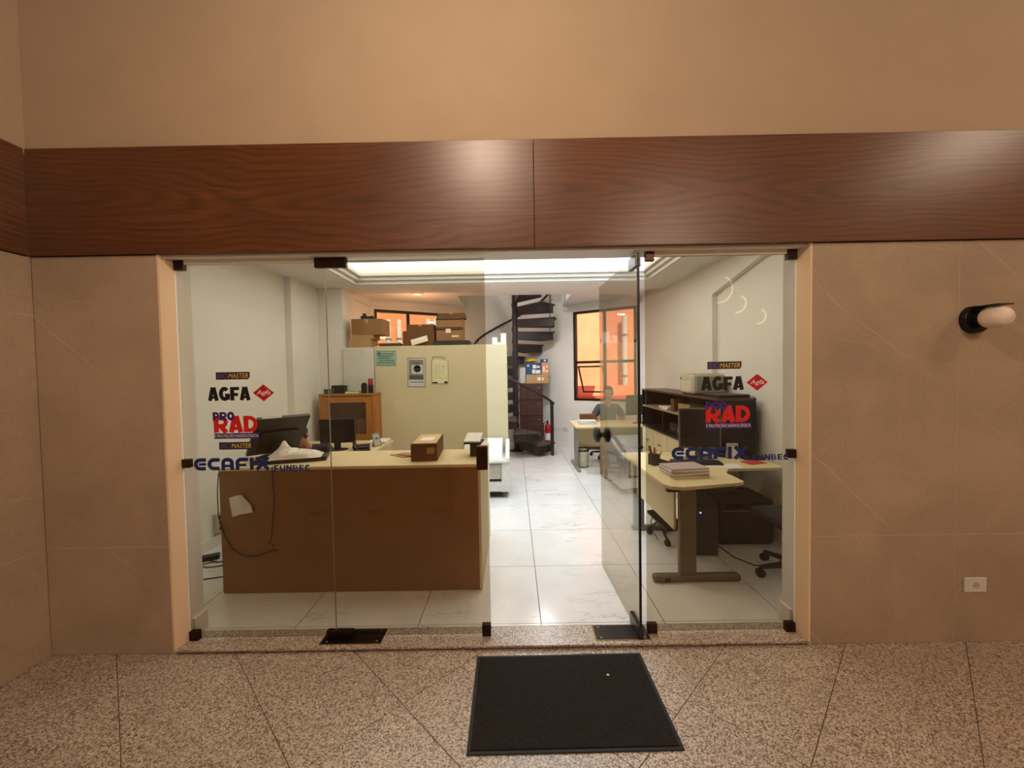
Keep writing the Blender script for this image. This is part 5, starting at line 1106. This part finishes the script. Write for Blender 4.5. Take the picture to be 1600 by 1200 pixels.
def seated_person(label, loc, rz, shirt, trousers, shoe, seat=0.46, lean=0.06, bow=0.0, arms=None, legs=0.0, ts=1.0):
    """faces local -Y, seated on a seat of height seat, hips at the origin"""
    t = thing('person', label, 'person', loc, rz)
    hip = Vector((0, 0.0, seat + 0.10)); chest = Vector((0, -lean * 0.6, seat + 0.36 * ts)); neck = Vector((0, -lean, seat + 0.56 * ts))
    # head: tilted forward by bow
    hc = neck + Vector((0, -0.03 - 0.11 * math.sin(bow), 0.055 + 0.11 * math.cos(bow)))
    J = [(tuple(hip), (0.15, 0.11)), (tuple((hip + chest) / 2), (0.135, 0.10)), (tuple(chest), (0.15, 0.11)), (tuple(neck), 0.055), (tuple(neck + (hc - neck) * 0.55), 0.05), (tuple(hc), 0.075)]
    E = [(0, 1), (1, 2), (2, 3), (3, 4), (4, 5)]
    S = [(tuple(hip), (0.165, 0.125)), (tuple((hip + chest) / 2), (0.152, 0.115)), (tuple(chest), (0.168, 0.125)), (tuple(neck - Vector((0, 0, 0.03))), 0.068)]; SE = [(0, 1), (1, 2), (2, 3)]
    arms = arms or {-1: ((-0.235, -0.12, seat + 0.27), (-0.17, -0.32, seat + 0.285)), 1: ((0.235, -0.12, seat + 0.27), (0.17, -0.32, seat + 0.285))}
    for sx in (-1, 1):
        sh = chest + Vector((0.165 * sx, 0.01, 0.12)); el, wr = Vector(arms[sx][0]), Vector(arms[sx][1])
        b = len(J); J += [(tuple(sh), 0.055), (tuple(el), 0.042), (tuple(wr), 0.028)]; E += [(2, b), (b, b + 1), (b + 1, b + 2)]
        d = (wr - el).normalized(); hand_chain(J, E, b + 2, d, (0, 0, 1), (-sx, 0, 0))
        mid = el + (sh - el) * 0.12; b = len(S); S += [(tuple(sh), 0.080), (tuple((sh + mid) / 2), 0.072), (tuple(mid), 0.062)]; SE += [(2, b), (b, b + 1), (b + 1, b + 2)]
    TJ = [(tuple(hip - Vector((0, 0, 0.01))), (0.16, 0.125))]; TE = []
    for sx in (-1, 1):
        h0 = hip + Vector((0.09 * sx, -0.02, -0.02)); kn = hip + Vector((0.11 * sx, -0.43, -0.02)); an = Vector((0.11 * sx, -0.44 - legs, 0.085)); toe = an + Vector((0.015 * sx, -0.16, -0.055))
        b = len(J); J += [(tuple(h0), 0.08), (tuple(kn), 0.055), (tuple(an), 0.038), (tuple(an + Vector((0, -0.06, -0.045))), 0.032), (tuple(toe), 0.025)]; E += [(0, b), (b, b + 1), (b + 1, b + 2), (b + 2, b + 3), (b + 3, b + 4)]
        b = len(TJ); TJ += [(tuple(h0), 0.098), (tuple((h0 + kn) / 2), 0.085), (tuple(kn), 0.068), (tuple((kn + an) / 2), 0.062), (tuple(an + Vector((0, 0, 0.02))), 0.055)]; TE += [(0, b), (b, b + 1), (b + 1, b + 2), (b + 2, b + 3), (b + 3, b + 4)]
        B('shoe', MB().raw(*shoe_mesh(an)), shoe, t, 0.012, True)
    bodyme = skin_mesh('body', J, E, 0)
    # sculpted head with face
    Tm = Matrix.Translation(hc) @ Matrix.Rotation(bow, 4, 'X')
    hd = MB().ball((0, 0, 0), 0.076, 0.096, 0.118, 24, 18)
    hme = hd.mesh('head')
    for v in hme.vertices:
        x, y, z = v.co
        if z < -0.02: k = (-z - 0.02) / 0.098; x *= 1 - 0.32 * k; y = y * (1 - 0.12 * k) - 0.012 * k
        if y < -0.05:
            y += 0.010 * max(0, 1 - abs(z - 0.012) / 0.022) * max(0, 1 - abs(abs(x) - 0.03) / 0.022)      # eye sockets
            y -= 0.022 * max(0, 1 - abs(x) / 0.020) * max(0, 1 - abs(z + 0.022) / 0.034)                  # nose
        v.co = (x, y, z)
    ex = MB()
    for sx in (-1, 1): ex.ball((0.077 * sx, 0.008, -0.005), 0.010, 0.020, 0.032, 10, 8)
    parts = [bodyme, hme, ex.mesh('ears')]
    for me in parts[1:]:
        me.transform(Tm)
    full = join_meshes('body', parts)
    for p in full.polygons: p.use_smooth = True
    link('body', full, SKIN, t)
    fe = MB()
    for sx in (-1, 1): fe.ball((0.030 * sx, -0.083, 0.012), 0.011, 0.006, 0.006, 10, 6, Tm)
    B('eyes', fe, BPLA, t, smooth=True)
    B('mouth', MB().ball((0, -0.090, -0.062), 0.024, 0.006, 0.006, 12, 6, Tm), M('lips', (150, 82, 72), 0.5), t, smooth=True)
    hr = MB().ball((0, 0.012, 0.020), 0.084, 0.098, 0.110, 24, 16); hm = hr.mesh('hair'); bm = bmesh.new(); bm.from_mesh(hm)
    bmesh.ops.delete(bm, geom=[v for v in bm.verts if (v.co.y < -0.045 and v.co.z < 0.065) or v.co.z < -0.055], context='VERTS'); bm.to_mesh(hm); bm.free(); hm.transform(Tm)
    for p in hm.polygons: p.use_smooth = True
    link('hair', hm, HAIR, t)
    link('shirt', skin_mesh('shirt', S, SE, 0), shirt, t); link('trousers', skin_mesh('trousers', TJ, TE, 0), trousers, t)
    return t
def shoe_mesh(an):
    x, y = an.x, an.y
    b = MB().prism([(y + 0.05, 0.0), (y - 0.20, 0.0), (y - 0.21, 0.03), (y - 0.10, 0.065), (y - 0.03, 0.10), (y + 0.05, 0.10)], x - 0.042, x + 0.042, 0); return b.v, b.f
office_chair('black office chair of the person behind the counter', (-1.95, 4.0, 0), R(3), 0.40, False)
seated_person('person in black bowed behind the counter monitor', (-1.95, 3.98, 0), R(3), M('black_shirt', (22, 21, 24), 0.85), M('dark_trousers', (34, 36, 44), 0.85), BPLA, 0.42, 0.22, 1.0,
              {-1: ((-0.26, -0.18, 0.62), (-0.15, -0.34, 0.54)), 1: ((0.26, -0.18, 0.62), (0.15, -0.34, 0.54))}, -0.06, 0.86)
office_chair('black office chair of the person at the rear desk', (1.66, 7.28, 0), R(-4), 0.40, False)
seated_person('person in a grey t-shirt seated at the rear desk', (1.66, 7.26, 0), R(-4), M('grey_tshirt', (72, 74, 80), 0.85), M('dark_trousers'), M('shoe_black_white', (30, 30, 34), 0.6), 0.42, 0.10, 0.22,
              {-1: ((-0.275, -0.10, 0.66), (-0.235, -0.36, 0.735)), 1: ((0.275, -0.10, 0.66), (0.17, -0.36, 0.735))}, 0.10)
